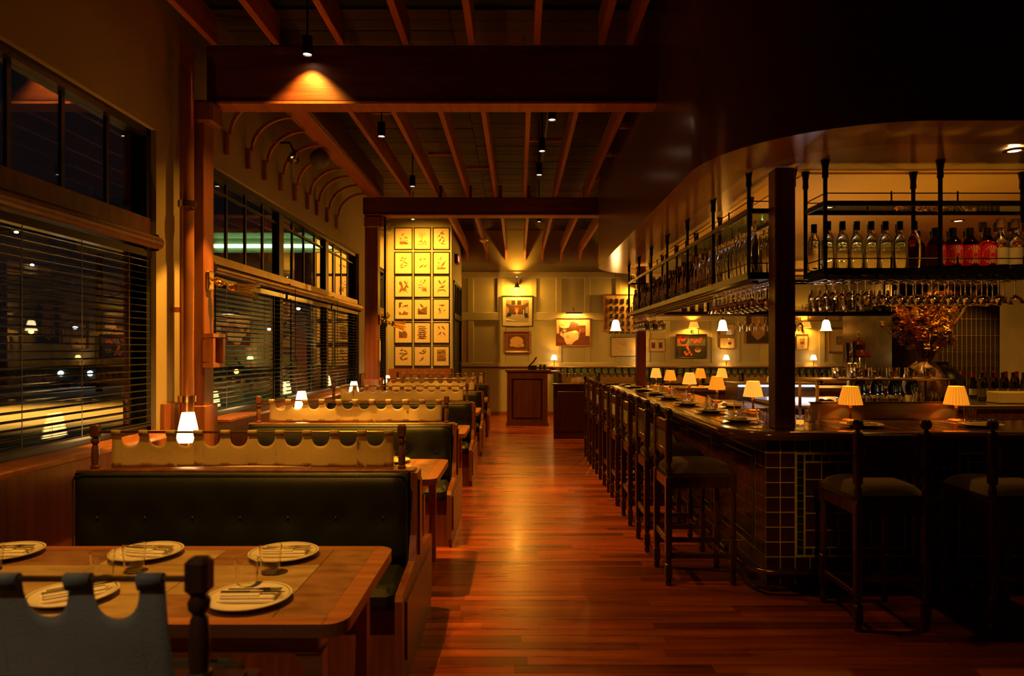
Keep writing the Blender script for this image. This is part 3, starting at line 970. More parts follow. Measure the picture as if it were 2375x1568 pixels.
BY = [1.33, 3.72, 6.07, 8.55, 10.8, 13.1]
nm = ['nearest the viewer, only its cloth and post seen', 'behind the nearest table', 'behind the second table', 'third table from the viewer', 'fourth table from the viewer', 'farthest, beside the host stand aisle']
labs = ['dark leather booth bench nearest the viewer, cut by the frame bottom', 'dark leather booth bench behind the nearest set table',
        'dark leather booth bench second beyond the nearest table', 'dark leather booth bench third beyond the nearest table',
        'dark leather booth bench fourth beyond the nearest table', 'farthest dark leather booth bench, before the bird prints']
clabs = ['grey tabbed cloth on a rod at lower left corner, out of focus', 'cream tabbed cloth with broad folds above the nearest leather back',
         'cream tabbed cloth above the second leather booth back', 'cream tabbed cloth above the third leather booth back, half hidden',
         'cream tabbed cloth above the fourth leather booth back', 'farthest cream tabbed cloth of the window booths']
for i, Y in enumerate(BY):
    x1 = XB1 if i else -.56
    booth_back(Y, labs[i], front=True, back=True, x1=x1)
    if i == 0:
        place_cloth('tabbed_cloth', 1.60, .235, (XB0 + .07, Y, RZ), clabs[0], M_clothg, 3, slant=.10)
    else:
        place_cloth('tabbed_cloth', 1.535, .19, (XB0 + .15, Y, RZ), clabs[i], M_cloth, 11 + i * 3)

# ---- tables
def make_table():
    t = T('booth_table', '', 'table')
    x0, x1, d = -1.84, 0.0, .42   # local: right end at x = 0
    def rr(x0, x1, y0, y1, r):
        return rrect(x0, x1, y0, y1, r, 5, (.01, r, r, .01))
    out = rr(x0, x1, -d, d, .07)
    P('table_top', MB().prism(out, 'Z', .715, .748), M_table, t)
    m = MB()
    bw = .055
    m.box(x0, x1 - .07, -d, -d + bw, .748, .757).box(x0, x1 - .07, d - bw, d, .748, .757)
    o = rr(x1 - .10, x1, -d, d, .07)
    m2 = MB().prism([(x1 - .075, -d)] + [(x, y) for x, y in rr(x0, x1, -d, d, .07) if x > x1 - .075] + [(x1 - .075, d)], 'Z', .748, .757)
    P('border', m, M_table, t)
    P('border', m2, M_table, t)
    # stone inlay: centre strip of light slabs inside darker margins
    gx0, gx1 = x0, x1 - .075
    iy = d - bw
    rowsy = [(-iy, -iy + .20, M_stone2), (-iy + .20, iy - .20, M_stone), (iy - .20, iy, M_stone2)]
    xs = [gx1, gx1 - .17, gx1 - .62, gx1 - 1.05, gx1 - 1.45, gx0]
    for r, (ya, yb, mt) in enumerate(rowsy):
        for c in range(len(xs) - 1):
            mm = mt
            if c == 0: mm = M_stone2
            elif (c + r) % 2 == 0 and r != 1: mm = M_stone
            P('tile', MB().box(xs[c + 1] + .0015, xs[c] - .0015, ya + .0015, yb - .0015, .748, .7565), mm, t)
    # apron and shaped legs
    P('apron', MB().box(x0 + .05, x1 - .10, -d + .06, -d + .085, .64, .715).box(x0 + .05, x1 - .10, d - .085, d - .06, .64, .715).box(x1 - .125, x1 - .10, -d + .06, d - .06, .64, .715), M_table, t)
    for s in (-1, 1):
        pr = [(0, .64), (-.10, .64), (-.06, .58), (-.05, .45), (-.06, .0), (0, 0)]
        P('leg', MB().prism([(x1 - .09 + a * .9, b) for a, b in pr], 'Y', s * (d - .10) - .03, s * (d - .10) + .03), M_table, t)
    P('leg', MB().box(x0 + .05, x0 + .10, -.3, .3, 0, .64), M_table, t)
    return t
TY = [2.52, 4.88, 7.30, 9.67, 11.95]
tablab = ['nearest wooden booth table with pale stone inlay, fully set', 'second wooden booth table from the viewer, its end showing past the bench',
          'third wooden booth table from the viewer', 'fourth wooden booth table from the viewer', 'farthest wooden booth table before the last bench']
tbl = Once(make_table)
for i, Y in enumerate(TY):
    tbl((-.53, Y, 0), 0, tablab[i], 'booth tables with stone inlay')

# ---- tableware
def make_plate():
    t = T('dinner_plate', '', 'plate')
    P('dish', MB().lathe([(.001, .003), (.055, .003), (.062, 0), (.078, .004), (.137, .019), (.138, .0225), (.134, .0225), (.085, .009), (.06, .007), (.001, .007)], seg=40), M_plate, t, True)
    P('rim_line', MB().lathe([(.126, .0199), (.130, .0212), (.1305, .0216), (.1262, .0203)], seg=40), M_cap, t, True)
    return t
def make_napkin():
    m = MB()
    m.cbox((0, 0, .006), (.19, .085, .012), ch=.004).cbox((.004, .001, .017), (.18, .078, .010), ch=.004)
    m.cbox((-.02, .0, .0245), (.13, .07, .005), ch=.002)
    return tag(P('folded_napkin', m, M_napkin, smooth=False), '', 'napkin')
def make_knife():
    t = T('table_knife', '', 'knife')
    P('blade', MB().prism([(0, -.008), (.10, -.009), (.115, 0), (.10, .004), (0, .005)], 'Z', 0, .0015), M_chrome, t)
    P('handle', MB().cbox((-.05, -.002, .001), (.10, .013, .006), ch=.0025), M_chrome, t)
    return t
def make_fork():
    t = T('table_fork', '', 'fork')
    m = MB().cbox((-.04, 0, .001), (.09, .010, .003), ch=.001).prism([(.0, -.004), (.03, -.012), (.055, -.012), (.055, .012), (.03, .012), (0, .004)], 'Z', 0, .002)
    P('handle', m, M_chrome, t)
    for k in range(4):
        P('tine', MB().box(.055, .095, -.012 + k * .0068, -.0085 + k * .0068, 0, .0018), M_chrome, t)
    return t
def make_tumbler():
    m = MB().lathe([(.001, .002), (.030, .002), (.034, .006), (.042, .105), (.040, .105), (.0325, .012), (.001, .011)], seg=24)
    return tag(P('water_tumbler', m, M_glass, smooth=True), '', 'tumbler')
plate, napkin, knife, fork, tumbler = Once(make_plate), Once(make_napkin), Once(make_knife), Once(make_fork), Once(make_tumbler)
def place_set(x, y, z, rz, where, gl=None, cut=True, g='', full=True):
    plate((x, y, z), 0, 'cream dinner plate ' + where, 'dinner plates ' + g)
    if full:
        napkin((x, y, z + .0085), rz, 'folded napkin on the plate ' + where, 'napkins ' + g)
    if cut:
        c, s = math.cos(rz), math.sin(rz)
        knife((x + .01 * c + .012 * s, y + .01 * s - .012 * c, z + .0365), rz, 'silver knife on the napkin ' + where, 'knives ' + g)
        fork((x + .01 * c - .014 * s, y + .01 * s + .014 * c, z + .0365), rz, 'silver fork on the napkin ' + where, 'forks ' + g)
    if gl:
        tumbler((gl[0], gl[1], z), 0, 'clear tumbler beside the plate ' + where, 'tumblers ' + g)
TZ = .7575
place_set(-.955, 2.79, TZ, .06, 'at the far right of the nearest table', (-.935, 2.585), g='on the nearest table')
place_set(-1.52, 2.80, TZ, -.12, 'in the far middle of the nearest table', (-1.46, 2.60), g='on the nearest table')
place_set(-2.10, 2.80, TZ, .05, 'at the far left of the nearest table', (-2.02, 2.62), g='on the nearest table')
place_set(-.90, 2.29, TZ, .02, 'at the near right of the nearest table', (-.96, 2.42), g='on the nearest table')
place_set(-1.51, 2.32, TZ, PI / 5, 'at the near middle behind the grey cloth', (-1.52, 2.50), g='on the nearest table')
place_set(-2.10, 2.25, TZ, .02, 'at the near left of the nearest table', (-2.05, 2.42), g='on the nearest table')
tn = ['second', 'third', 'fourth', 'farthest']
for i, Y in enumerate(TY[1:]):
    for (dx, nm_) in ((-.42, 'aisle end'), (-1.0, 'middle')):
        for (dy, sd) in ((.27, 'far side'), (-.24, 'near side')):
            place_set(-.53 + dx, Y + dy, TZ, 0, 'at the %s, %s, of the %s booth table' % (nm_, sd, tn[i]), (-.53 + dx + .02, Y + dy * .35), cut=(i == 0), g='on the %s table' % tn[i])

# ---- table lamps
def make_shade_lamp(mat, stem_mat, h, rt, rb, sh, flute=28, lp=1.2, col=WARM):
    def mk():
        t = T('table_lamp', '', 'lamp')
        P('base', MB().lathe([(.001, 0), (.055, 0), (.056, .008), (.04, .016), (.012, .022), (.001, .022)], seg=20), stem_mat, t, True)
        P('stem', MB().lathe([(.007, .02), (.013, .035), (.007, .05), (.011, .075), (.015, .095), (.008, .115), (.010, h - sh - .02), (.016, h - sh - .01), (.006, h - sh + .03), (.006, h - sh * .5)], seg=14), stem_mat, t, True)
        P('shade', MB().lathe([(rb, h - sh), (rb * .55 + rt * .45, h - sh * .5), (rt, h - .004), (rt - .001, h)], seg=112, flute=flute, fd=.014), mat, t, True)
        P('trim_ring', MB().lathe([(rb * 1.01, h - sh - .003), (rb * 1.02, h - sh + .003), (rb * .99, h - sh + .003), (rb * 1.01, h - sh - .003)], seg=28), mat, t, True)
        P('bulb', MB().sphere((0, 0, h - sh * .55), .016, 10, 6), M_bulbw, t, True)
        new_light('POINT', 'lamp_light', (0, 0, h - sh * .42), lp, col, .02, parent=t)
        return t
    return mk
boothlamp = Once(make_shade_lamp(M_shade, M_brass, .40, .042, .078, .205, lp=8))
lampY = [4.86, 7.40, 9.75, 12.0]
for i, (Y, X) in enumerate(zip(lampY, (-2.345, -2.34, -2.335, -2.29))):
    boothlamp((X, Y, TZ), 0, ['glowing ivory pleated table lamp on the second booth table by the post', 'glowing ivory table lamp on the third booth table', 'small glowing lamp on the fourth booth table', 'smallest glowing lamp on the farthest booth table'][i], 'booth table lamps')

# ---- things on the near post and piers
t = T('framed_picture', 'deep square wooden frame with tiny gold picture on the near post', 'picture', (-2.57, 5.69, 1.60))
P('frame', MB().prism([(.09, .12), (-.09, .12), (-.09, -.12), (.09, -.12)], 'X', 0.002, .03), M_wain, t)
for (a, b, c, d_) in [(-.115, .115, .09, .14), (-.115, .115, -.14, -.09)]:
    P('frame_rail', MB().add([(0, a, c), (0, b, c), (0, b, d_), (0, a, d_), (.085, a, c + (.02 if c > 0 else 0)), (.085, b, c + (.02 if c > 0 else 0)), (.085, b, d_ - (0 if c > 0 else .02)), (.085, a, d_ - (0 if c > 0 else .02))], [(0, 1, 2, 3), (4, 7, 6, 5), (0, 4, 5, 1), (2, 6, 7, 3), (0, 3, 7, 4), (1, 5, 6, 2)]), M_wain, t)
for (a, b) in [(-.115, -.075), (.075, .115)]:
    P('frame_rail', MB().box(0, .085, a, b, -.10, .10), M_wain, t)
P('picture', MB().box(.031, .034, -.045, .045, -.06, .06), M_paper, t)

def glass_sconce(loc, label):
    t = T('wall_sconce', label, 'sconce', loc)
    P('back_plate', MB().cbox((0, -.02, .06), (.03, .10, .16), ch=.01), M_brass, t)
    P('arm', MB().tube([(0, 0, .06), (.05, 0, .085), (.10, -.01, .07), (.15, -.01, .03), (.19, 0, .0)], .011), M_brass, t, True)
    P('ornament', MB().sphere((.07, 0, .04), .038, 14, 8, .8), M_brass, t, True)
    P('ornament', MB().sphere((.16, 0, .01), .03, 14, 8, .9), M_brass, t, True)
    q = Matrix.Rotation(math.radians(100), 4, 'Y')
    P('glass_shade', MB().lathe([(.03, 0), (.045, .03), (.052, .10), (.062, .17), (.080, .205), (.078, .206), (.059, .17), (.049, .10), (.042, .033), (.028, .003)], (.18, 0, .005), 48, 12, .05, M=q), gmat('amber_shade_glass', (1, .8, .45), .04), t, True)
    P('holder', MB().lathe([(.034, -.01), (.036, .02), (.03, .03)], (.18, 0, .005), 16, M=q), M_brass, t, True)
    return t
glass_sconce((-2.555, 5.69, 2.12), 'unlit brass sconce with fluted glass shade on the near post')
glass_sconce((-2.155, 10.70, 2.02), 'unlit brass sconce with fluted glass shade on the second post')

# small frames on second post
for (y_, z0, z1, xx, lab) in [(10.70, 1.44, 1.78, -2.155, 'narrow pale framed print on the second wooden post')]:
    t = T('framed_picture', lab, 'picture', (-2.167, 10.66, 1.60))
    P('frame', MB().cbox((.012, 0, 0), (.02, .10, .36), ch=.004), M_goldf, t)
    P('picture', MB().box(.022, .025, -.035, .035, -.15, .15), M_paper, t)

# cameras / flood fixtures high by the bird prints
def flood(loc, label, rz):
    t = T('flood_light', label, 'spotlight', loc, rz)
    P('mount', MB().cbox((0, 0, .09), (.10, .10, .05), ch=.01), M_beige, t)
    P('wall_bracket', MB().box(-.16, .02, -.16, .02, .10, .13), M_beige, t)
    P('knuckle', MB().sphere((0, 0, .045), .03, 10, 6), M_beige, t, True)
    q = Matrix.Rotation(math.radians(115), 4, 'X')
    P('head', MB().lathe([(.001, -.06), (.05, -.055), (.062, 0), (.075, .09), (.068, .09), (.05, .03), (.001, .02)], (0, 0, 0), 18, M=q), M_beige, t, True)
    return t
flood((-2.12, 10.95, 3.62), 'pale adjustable flood fixture left under the second beam', -.4)
flood((-2.60, 13.6, 4.02), 'pale adjustable flood fixture before the top of the bird wall', .6)
# globe and speaker hung under the ledger
t = T('wall_speaker', 'round dark speaker hung under the ledger on the window wall', 'speaker', (-2.33, 8.05, 3.86))
P('body', MB().sphere((0, 0, 0), .115, 18, 10), pmat('speaker_grey', (.10, .095, .075), .6), t, True)
P('hanger', MB().cyl((0, 0, .10), (0, 0, .125), .02, 8), M_iron, t)
t = T('ceiling_spotlight', 'small chrome adjustable lamp under the ledger beside the round speaker', 'spotlight', (-2.47, 7.55, 3.78))
P('bracket', MB().tube([(-.2, 0, .12), (-.05, 0, .12), (0, 0, .02)], .012), M_iron, t)
P('head', MB().lathe([(.001, -.05), (.04, -.045), (.055, .02), (.065, .07), (.058, .07), (.04, .02), (.001, .01)], (0, 0, -.02), 16, M=Matrix.Rotation(math.radians(150), 4, 'X')), M_chrome, t, True)
t = P('ceiling_sensor', MB().lathe([(.001, -.07), (.05, -.065), (.075, -.03), (.10, -.02), (.10, 0), (.001, 0)], seg=20), M_plate, smooth=True)
t.location = (-.72, 14.6, 3.975); tag(t, 'small white ceiling sensor under a far joist', 'sensor')

# ---- ceiling spots
def spot_head(x, y, z, top, label, power, cone, aim):
    t = T('ceiling_spotlight', label, 'spotlight', (x, y, z), group='black cylinder spotlights')
    P('stem', MB().cyl((0, 0, .14), (0, 0, top - z), .008, 8), M_iron, t)
    P('can', MB().lathe([(.036, .001), (.041, 0), (.041, .15), (.001, .152)], seg=20), M_iron, t, True)
    P('lamp_face', MB().lathe([(.001, .012), (.036, .012)], seg=20), M_bulb, t)
    new_light('SPOT', 'spot_light', (0, 0, -.004), power, WARM, .03, cone, None, .6, t).rotation_euler = (Vector(aim) - Vector((x, y, z))).to_track_quat('-Z', 'Y').to_euler()
sl = ['black ceiling spotlight throwing a cone on the near beam', 'black ceiling spotlight over the booths, first past the near beam', 'black ceiling spotlight over the booths near the second beam',
      'track spotlight above the aisle closest to the near beam', 'middle track spotlight above the aisle', 'last of three track spotlights above the aisle', 'lone spotlight above the aisle past the second beam', 'ceiling spotlight washing the bird prints']
for s, l_ in zip(SPOTS, sl):
    spot_head(s[0], s[1], s[2], 4.58, l_, s[3], s[4], s[5])
t = T('light_track', 'thin black light track between two aisle joists', 'track', (.33, 7.7, 4.12))
P('rail', MB().box(-.012, .012, -1.3, 1.4, 0, .03), M_iron, t)
P('hanger', MB().cyl((0, -1, .03), (0, -1, .45), .004, 6), M_iron, t)
P('hanger', MB().cyl((0, 1.2, .03), (0, 1.2, .45), .004, 6), M_iron, t)

# ============================================================ BAR
def arc_path(x0, y0, r, inward=0.0):
    """plan outline, left edge running away then the near edge to the right"""
    pts = []
    for k in range(13):
        a = PI + PI / 2 * k / 12
        pts.append((x0 + r + (r - inward) * math.cos(a), y0 + r + (r - inward) * math.sin(a)))
    return pts
XE = 7.2
# countertop: outer rounded L/U band
ct = T('bar_countertop', 'long bar countertop of small glossy dark tiles with rounded wooden edge', 'countertop', (0, 0, 0))
outer = arc_path(1.36, 4.33, .34)
top = [(1.36, 10.2)] + outer + [(XE, 4.33), (XE, 5.08), (2.10, 5.08), (2.10, 9.5), (5.4, 9.5), (5.4, 10.2)]
P('slab', MB().prism(top, 'Z', 1.028, 1.072), M_topedge, ct)
edge_o = [(1.36, 10.2)] + outer + [(XE, 4.33)]
inn = arc_path(1.36, 4.33, .34, .10)
edge_i = [(1.46, 10.2)] + inn + [(XE, 4.43)]
m = MB()
k = len(edge_o)
prof = [(0, 1.030), (-.006, 1.04), (-.010, 1.055), (-.006, 1.072), (.004, 1.0815), (.02, 1.083)]
def offs(i, d):
    ox, oy = edge_o[i]; ix, iy = edge_i[i]
    v = Vector((ix - ox, iy - oy)).normalized()
    return (ox + v.x * d, oy + v.y * d)
vs = []
for i in range(k):
    for (d_, z) in prof:
        a = offs(i, d_); vs.append((a[0], a[1], z))
    vs.append((edge_i[i][0], edge_i[i][1], 1.083)); vs.append((edge_i[i][0], edge_i[i][1], 1.072))
q = len(prof) + 2
fs = []
for i in range(k - 1):
    for j in range(q - 1):
        fs.append((i * q + j, (i + 1) * q + j, (i + 1) * q + j + 1, i * q + j + 1))
P('edge_band', m.add(vs, fs), M_topedge, ct, True)
P('grout_bed', MB().prism([(1.47, 10.18), (1.47, 4.70)] + [(1.70, 4.44)] + [(XE, 4.44), (XE, 5.07), (2.09, 5.07), (2.09, 9.51), (5.39, 9.51), (5.39, 10.18)], 'Z', 1.072, 1.0792), pmat('counter_grout', (.45, .30, .14), .45), ct)
cand = []
tw, tl = .104, .104
x = 1.475
while x < 2.09 - .05:
    y = 4.45
    while y < 10.15:
        if not (x < 1.70 and y < 4.80 and (x - 1.36) + (y - 4.33) < .42):
            cand.append((x, y))
        y += tl
    x += tw
x = 2.10
while x < 3.75:
    for yy in (4.45, 4.554, 4.658, 4.762, 4.866, 4.97):
        cand.append((x, yy))
    x += tw
cand.sort(key=lambda c: c[1] + .3 * max(0, c[0] - 2.1))
tme = MB().cbox((tw / 2, tl / 2, 0), (tw - .006, tl - .006, .006), ch=.0015).mesh('tile'); tme.materials.append(M_toptile)
rest = MB()
for i, (x, y) in enumerate(cand):
    if i < 290:
        shared('tile', tme, ct, (x, y, 1.0795))
    else:
        rest.cbox((x + tw / 2, y + tl / 2, 1.0795), (tw - .006, tl - .006, .006))
x = 3.77
while x < 7.1:
    for yy in (4.45, 4.554, 4.658, 4.762, 4.866, 4.97):
        rest.cbox((x + tw / 2, yy + tl / 2, 1.0795), (tw - .006, tl - .006, .006))
    x += tw
P('tile', rest, M_toptile, ct, kind='stuff')

# counter body with tiled faces
bc = T('bar_counter', 'tiled bar counter with square dark tiles, green border panels and pale grout', 'bar', (0, 0, 0))
P('carcass', MB().prism([(1.6735, 10.0), (1.6735, 4.6005), (XE, 4.6005), (XE, 4.95), (2.05, 4.95), (2.05, 9.6), (5.3, 9.6), (5.3, 10.0)], 'Z', 0, 1.028), M_grout, bc)
P('toe_base', MB().prism([(1.61, 9.9), (1.61, 4.60), (1.68, 4.53), (XE, 4.53), (XE, 4.60), (1.68, 4.602), (1.672, 9.9)], 'Z', 0, .02), M_blackw, bc)
P('rear_panel', MB().box(2.05, 2.06, 5.0, 9.6, .1, 1.02).box(2.06, XE, 4.95, 4.96, .1, 1.02), M_steel, bc)
T_ = .1003
def tile_mesh(w, h, mat):
    me = MB().cbox((0, 0, 0), (w, .008, h), ch=.002).mesh('tile'); me.materials.append(mat); return me
big = tile_mesh(T_ - .0065, T_ - .0065, M_tile)
sml = tile_mesh(.0445, .0505, M_tileg)
linv = tile_mesh(.011, .092, M_tileg)
smh = tile_mesh(.0505, .0445, M_tileg)
inn = tile_mesh(.105, .1075, M_tile)
FY = 4.6055
def face_layout(emit, length):
    """column plan along the face: 2 plain columns, then border panels of 8 tiles separated by 3 columns"""
    x = 0.0
    first = True
    while x < length:
        ncol = 2 if first else 3
        first = False
        for c in range(ncol):
            for r in range(10):
                emit('big', x + (c + .5) * T_, .008 + (r + .5) * T_)
        x += ncol * T_
        pw_ = 8 * T_
        if x > length: break
        # rows above and below the panel
        for c in range(8):
            for r in (0, 1, 9):
                emit('big', x + (c + .5) * T_, .008 + (r + .5) * T_)
        z0, z1 = .008 + 2 * T_, .008 + 9 * T_
        # border of small tiles
        nb = 13
        for r in range(nb):
            zz = z0 + .012 + (z1 - z0 - .024) * (r + .5) / nb
            emit('sml', x + .035, zz); emit('sml', x + pw_ - .035, zz)
        nh = 12
        for c in range(nh):
            xx = x + .065 + (pw_ - .13) * (c + .5) / nh
            emit('smh', xx, z0 + .035); emit('smh', xx, z1 - .035)
        # inner field
        for c in range(6):
            for r in range(5):
                emit('inn', x + .066 + (c + .5) * (pw_ - .132) / 6, z0 + .066 + (r + .5) * (z1 - z0 - .132) / 5)
        x += pw_
cnt = [0]
rest = MB(); restg = MB()
def emit_front(kind, u, z):
    X = 1.672 + u
    if kind == 'big':
        if u < 2.4:
            shared('tile', big, bc, (X, FY - .003, z))
        else: rest.cbox((X, FY - .003, z), (T_ - .0065, .008, T_ - .0065))
    elif kind == 'inn':
        if u < 1.1: shared('tile', inn, bc, (X, FY - .003, z))
        else: rest.cbox((X, FY - .003, z), (.105, .008, .1075))
    elif kind == 'sml':
        if u < 1.1: shared('tile', sml, bc, (X, FY - .003, z))
        else: restg.cbox((X, FY - .003, z), (.0445, .008, .0505))
    else:
        if u < 1.1: shared('tile', smh, bc, (X, FY - .003, z))
        else: restg.cbox((X, FY - .003, z), (.0505, .008, .0445))
face_layout(emit_front, 5.4)
def emit_side(kind, u, z):
    Y = 4.600 + u
    if kind == 'big' and u < .2:
        shared('tile', big, bc, (1.6755, Y, z), (0, 0, PI / 2))
    elif kind == 'big':
        rest.cbox((1.6755, Y, z), (.008, T_ - .0065, T_ - .0065))
    elif kind == 'inn':
        rest.cbox((1.6755, Y, z), (.008, .105, .1075))
    else:
        w, h = (.0445, .0505) if kind == 'sml' else (.0505, .0445)
        restg.cbox((1.6755, Y, z), (.008, w, h))
face_layout(emit_side, 5.2)
P('tile', rest, M_tile, bc, kind='stuff')
P('tile', restg, M_tileg, bc, kind='stuff')
# foot rail
fr = MB().tube([(1.53, 9.8, .155), (1.53, 4.75, .155), (1.535, 4.62, .155), (1.56, 4.52, .155), (1.60, 4.47, .155), (1.70, 4.455, .155), (XE, 4.455, .155)], .019, 10)
P('foot_rail', fr, pmat('dull_brass', (.30, .20, .10), .25, 1.0), bc, True)
bm_ = MB()
for y in (5.2, 6.3, 7.4, 8.5, 9.5): bm_.cyl((1.53, y, .155), (1.675, y, .155), .01, 8)
for x in (2.0, 3.1, 4.2, 5.3): bm_.cyl((x, 4.455, .155), (x, 4.60, .155), .01, 8)
P('rail_bracket', bm_, M_bronze, bc)

# ---- bar stools
def make_stool():
    t = T('bar_stool', '', 'stool')
    W2, DB, DF = .195, 0.0, .44          # rear legs at y=0, front legs at y=.44 (towards the bar)
    for sx in (-1, 1):
        m = MB()
        x = sx * W2
        m.cbox((x, 0, .10), (.046, .046, .10), ch=.006)
        m.lathe([(.018, 0), (.022, .02), (.016, .05)], (x, 0, 0), 10)
        m.lathe([(.014, .15), (.021, .17), (.021, .19), (.014, .21)], (x, 0, 0), 10)
        m.cbox((x, 0, .47), (.044, .044, .54), ch=.006)
        m.lathe([(.021, .735), (.015, .75), (.023, .775), (.023, .80), (.015, .825), (.021, .84)], (x, 0, 0), 10)
        m.cbox((x, 0, .985), (.044, .044, .30), ch=.006)
        l_ = P('leg', m, M_blackw, t)
        P('finial', MB().lathe([(.020, 1.132), (.012, 1.142), (.012, 1.148), (.024, 1.156), (.031, 1.172), (.031, 1.184), (.024, 1.2), (.010, 1.208), (.001, 1.209)], (x, 0, 0), 16), M_blackw, l_, True)
        m = MB()
        m.cbox((x, DF, .70), (.044, .044, .12), ch=.006)
        m.lathe([(.015, .30), (.022, .34), (.017, .40), (.021, .55), (.015, .62), (.021, .645)], (x, DF, 0), 10)
        m.cbox((x, DF, .21), (.044, .044, .20), ch=.006)
        m.lathe([(.016, 0), (.024, .03), (.014, .11)], (x, DF, 0), 10)
        P('leg', m, M_blackw, t)
        P('stretcher', MB().cbox((x, DF / 2, .20), (.022, DF - .04, .035), ch=.004), M_blackw, t)
    P('stretcher', MB().cbox((0, DF, .155), (2 * W2 - .04, .03, .04), ch=.004), M_blackw, t)
    P('stretcher', MB().cbox((0, 0, .30), (2 * W2 - .04, .022, .045), ch=.004), M_blackw, t)
    P('seat_rail', MB().box(-W2, W2, -.012, .012, .66, .73).box(-W2, W2, DF - .012, DF + .012, .66, .74).box(-W2 - .012, -W2 + .012, 0, DF, .66, .74).box(W2 - .012, W2 + .012, 0, DF, .66, .74), M_blackw, t)
    # cushion: rounded pad
    m = MB(); nx = 12
    vs = []
    for j in range(nx + 1):
        for i in range(nx + 1):
            u, v = i / nx * 2 - 1, j / nx * 2 - 1
            e = (1 - abs(u) ** 4) * (1 - abs(v) ** 4)
            vs.append((u * .215, .235 + v * .225, .765 + .07 * max(0, e) ** .5))
    fs = [(j * (nx + 1) + i, j * (nx + 1) + i + 1, (j + 1) * (nx + 1) + i + 1, (j + 1) * (nx + 1) + i) for j in range(nx) for i in range(nx)]
    m.add(vs, fs)
    m.box(-.215, .215, .01, .46, .735, .766)
    P('seat', m, M_seat, t, True)
    P('back_rail', MB().cbox((0, 0, 1.085), (2 * W2 - .044, .024, .07), ch=.005), M_blackw, t)
    P('back_rail', MB().cbox((0, 0, .90), (2 * W2 - .044, .024, .05), ch=.005), M_blackw, t)
    P('back_panel', MB().cbox((0, .002, .988), (2 * W2 - .13, .018, .13), ch=.004).cbox((-W2 + .05, 0, .988), (.018, .02, .13)).cbox((W2 - .05, 0, .988), (.018, .02, .13)), M_seat, t)
    return t
stool = Once(make_stool)
SY = [4.85, 5.62, 6.43, 7.23, 7.90, 8.68, 9.42, 10.12]
for i, Y in enumerate(SY):
    stool((1.03, Y, 0), -PI / 2, 'dark turned-wood bar stool along the aisle, %s from the near end of the bar' % ORD[i] if i < 7 else 'dark turned-wood bar stool at the far end of the aisle row', 'turned bar stools')
stool((2.14, 3.90, 0), 0, 'dark bar stool in front of the tiled bar face, left one of the two', 'turned bar stools')
stool((2.91, 3.90, 0), 0, 'dark bar stool in front of the tiled bar face at the right frame edge', 'turned bar stools')

# ---- lamps along the bar
barlamp = Once(make_shade_lamp(M_shadey, M_brass, .255, .052, .082, .13, 24, 8, AMBER))
barlamp2 = Once(make_shade_lamp(M_shadem, M_brass, .255, .052, .082, .13, 24, 8, AMBER))
BZ = 1.083
barlamp((2.44, 5.0, BZ), 0, 'amber pleated table lamp on the near arm of the bar right of the dark post', 'bar lamps')
barlamp((3.215, 5.0, BZ), 0, 'amber pleated table lamp on the near bar arm, farthest right', 'bar lamps')
for i, (Y, f) in enumerate([(5.85, barlamp2), (6.91, barlamp), (8.01, barlamp2), (9.03, barlamp), (9.95, barlamp2)]):
    f((2.02, Y, BZ), 0, ['yellow pleated lamp on the bar just left of the dark post', 'amber pleated lamp on the aisle side of the bar, second from the dark post',
                         'pale yellow pleated lamp on the bar, third from the dark post', 'amber pleated lamp on the bar, fourth from the dark post',
                         'pale lamp at the far corner of the bar beside the red-brown post'][i], 'bar lamps')
barlamp2((2.95, 9.85, BZ), 0, 'yellow lamp on the far arm of the bar, left of two', 'bar lamps')
barlamp((2.62, 9.78, BZ), 0, 'orange lamp on the far arm of the bar half behind another', 'bar lamps')

# place settings along the bar
for i, Y in enumerate([4.98, 5.72, 6.5, 7.3, 8.0, 8.75, 9.5, 10.02]):
    w = 'at the %s place of the aisle side of the bar' % ORD[i]
    place_set(1.62, Y, BZ, PI / 2 - .1, w, (1.80, Y - .19 + (.02 if i % 2 else 0)) if i else (1.75, 4.88), cut=(i < 5), g='on the aisle side of the bar')
for i, X in enumerate([2.33, 3.13]):
    place_set(X, 4.62, BZ, .1, ['on the near bar arm right of the dark post', 'on the near bar arm at the far right'][i], (X - .18 + (.3 if i else 0), 4.95 - i * .05), cut=True, g='on the near bar arm')
plate((1.98, 6.25, BZ), 0, 'cream side plate holding a rolled napkin behind the bar settings', 'dinner plates on the aisle side of the bar')
napkin((1.98, 6.25, BZ + .0085), .3, 'thick rolled napkin on the side plate on the bar', 'napkins on the aisle side of the bar', 1.1)
def candle(loc, label):
    t = T('candle_holder', label, 'candle', loc)
    P('cup', MB().lathe([(.001, .002), (.028, .002), (.033, .07), (.031, .07), (.026, .008), (.001, .007)], seg=18), M_glass, t, True)
    P('wax', MB().lathe([(.001, .009), (.0255, .009), (.027, .035), (.001, .036)], seg=16), M_shadem, t, True)
    return t
candle((1.955, 4.72, BZ), 'small glowing candle glass just right of the dark post')
t = P('menu_stand', MB().box(-.05, .05, -.012, -.006, 0, .17).box(-.05, .05, .0, .006, 0, .165).box(-.045, .045, .014, .02, 0, .16), M_darkpost)
t.location = (2.0, 5.32, BZ); t.rotation_euler = (0, 0, .9); tag(t, 'dark menus standing upright beside the dark post', 'menu')

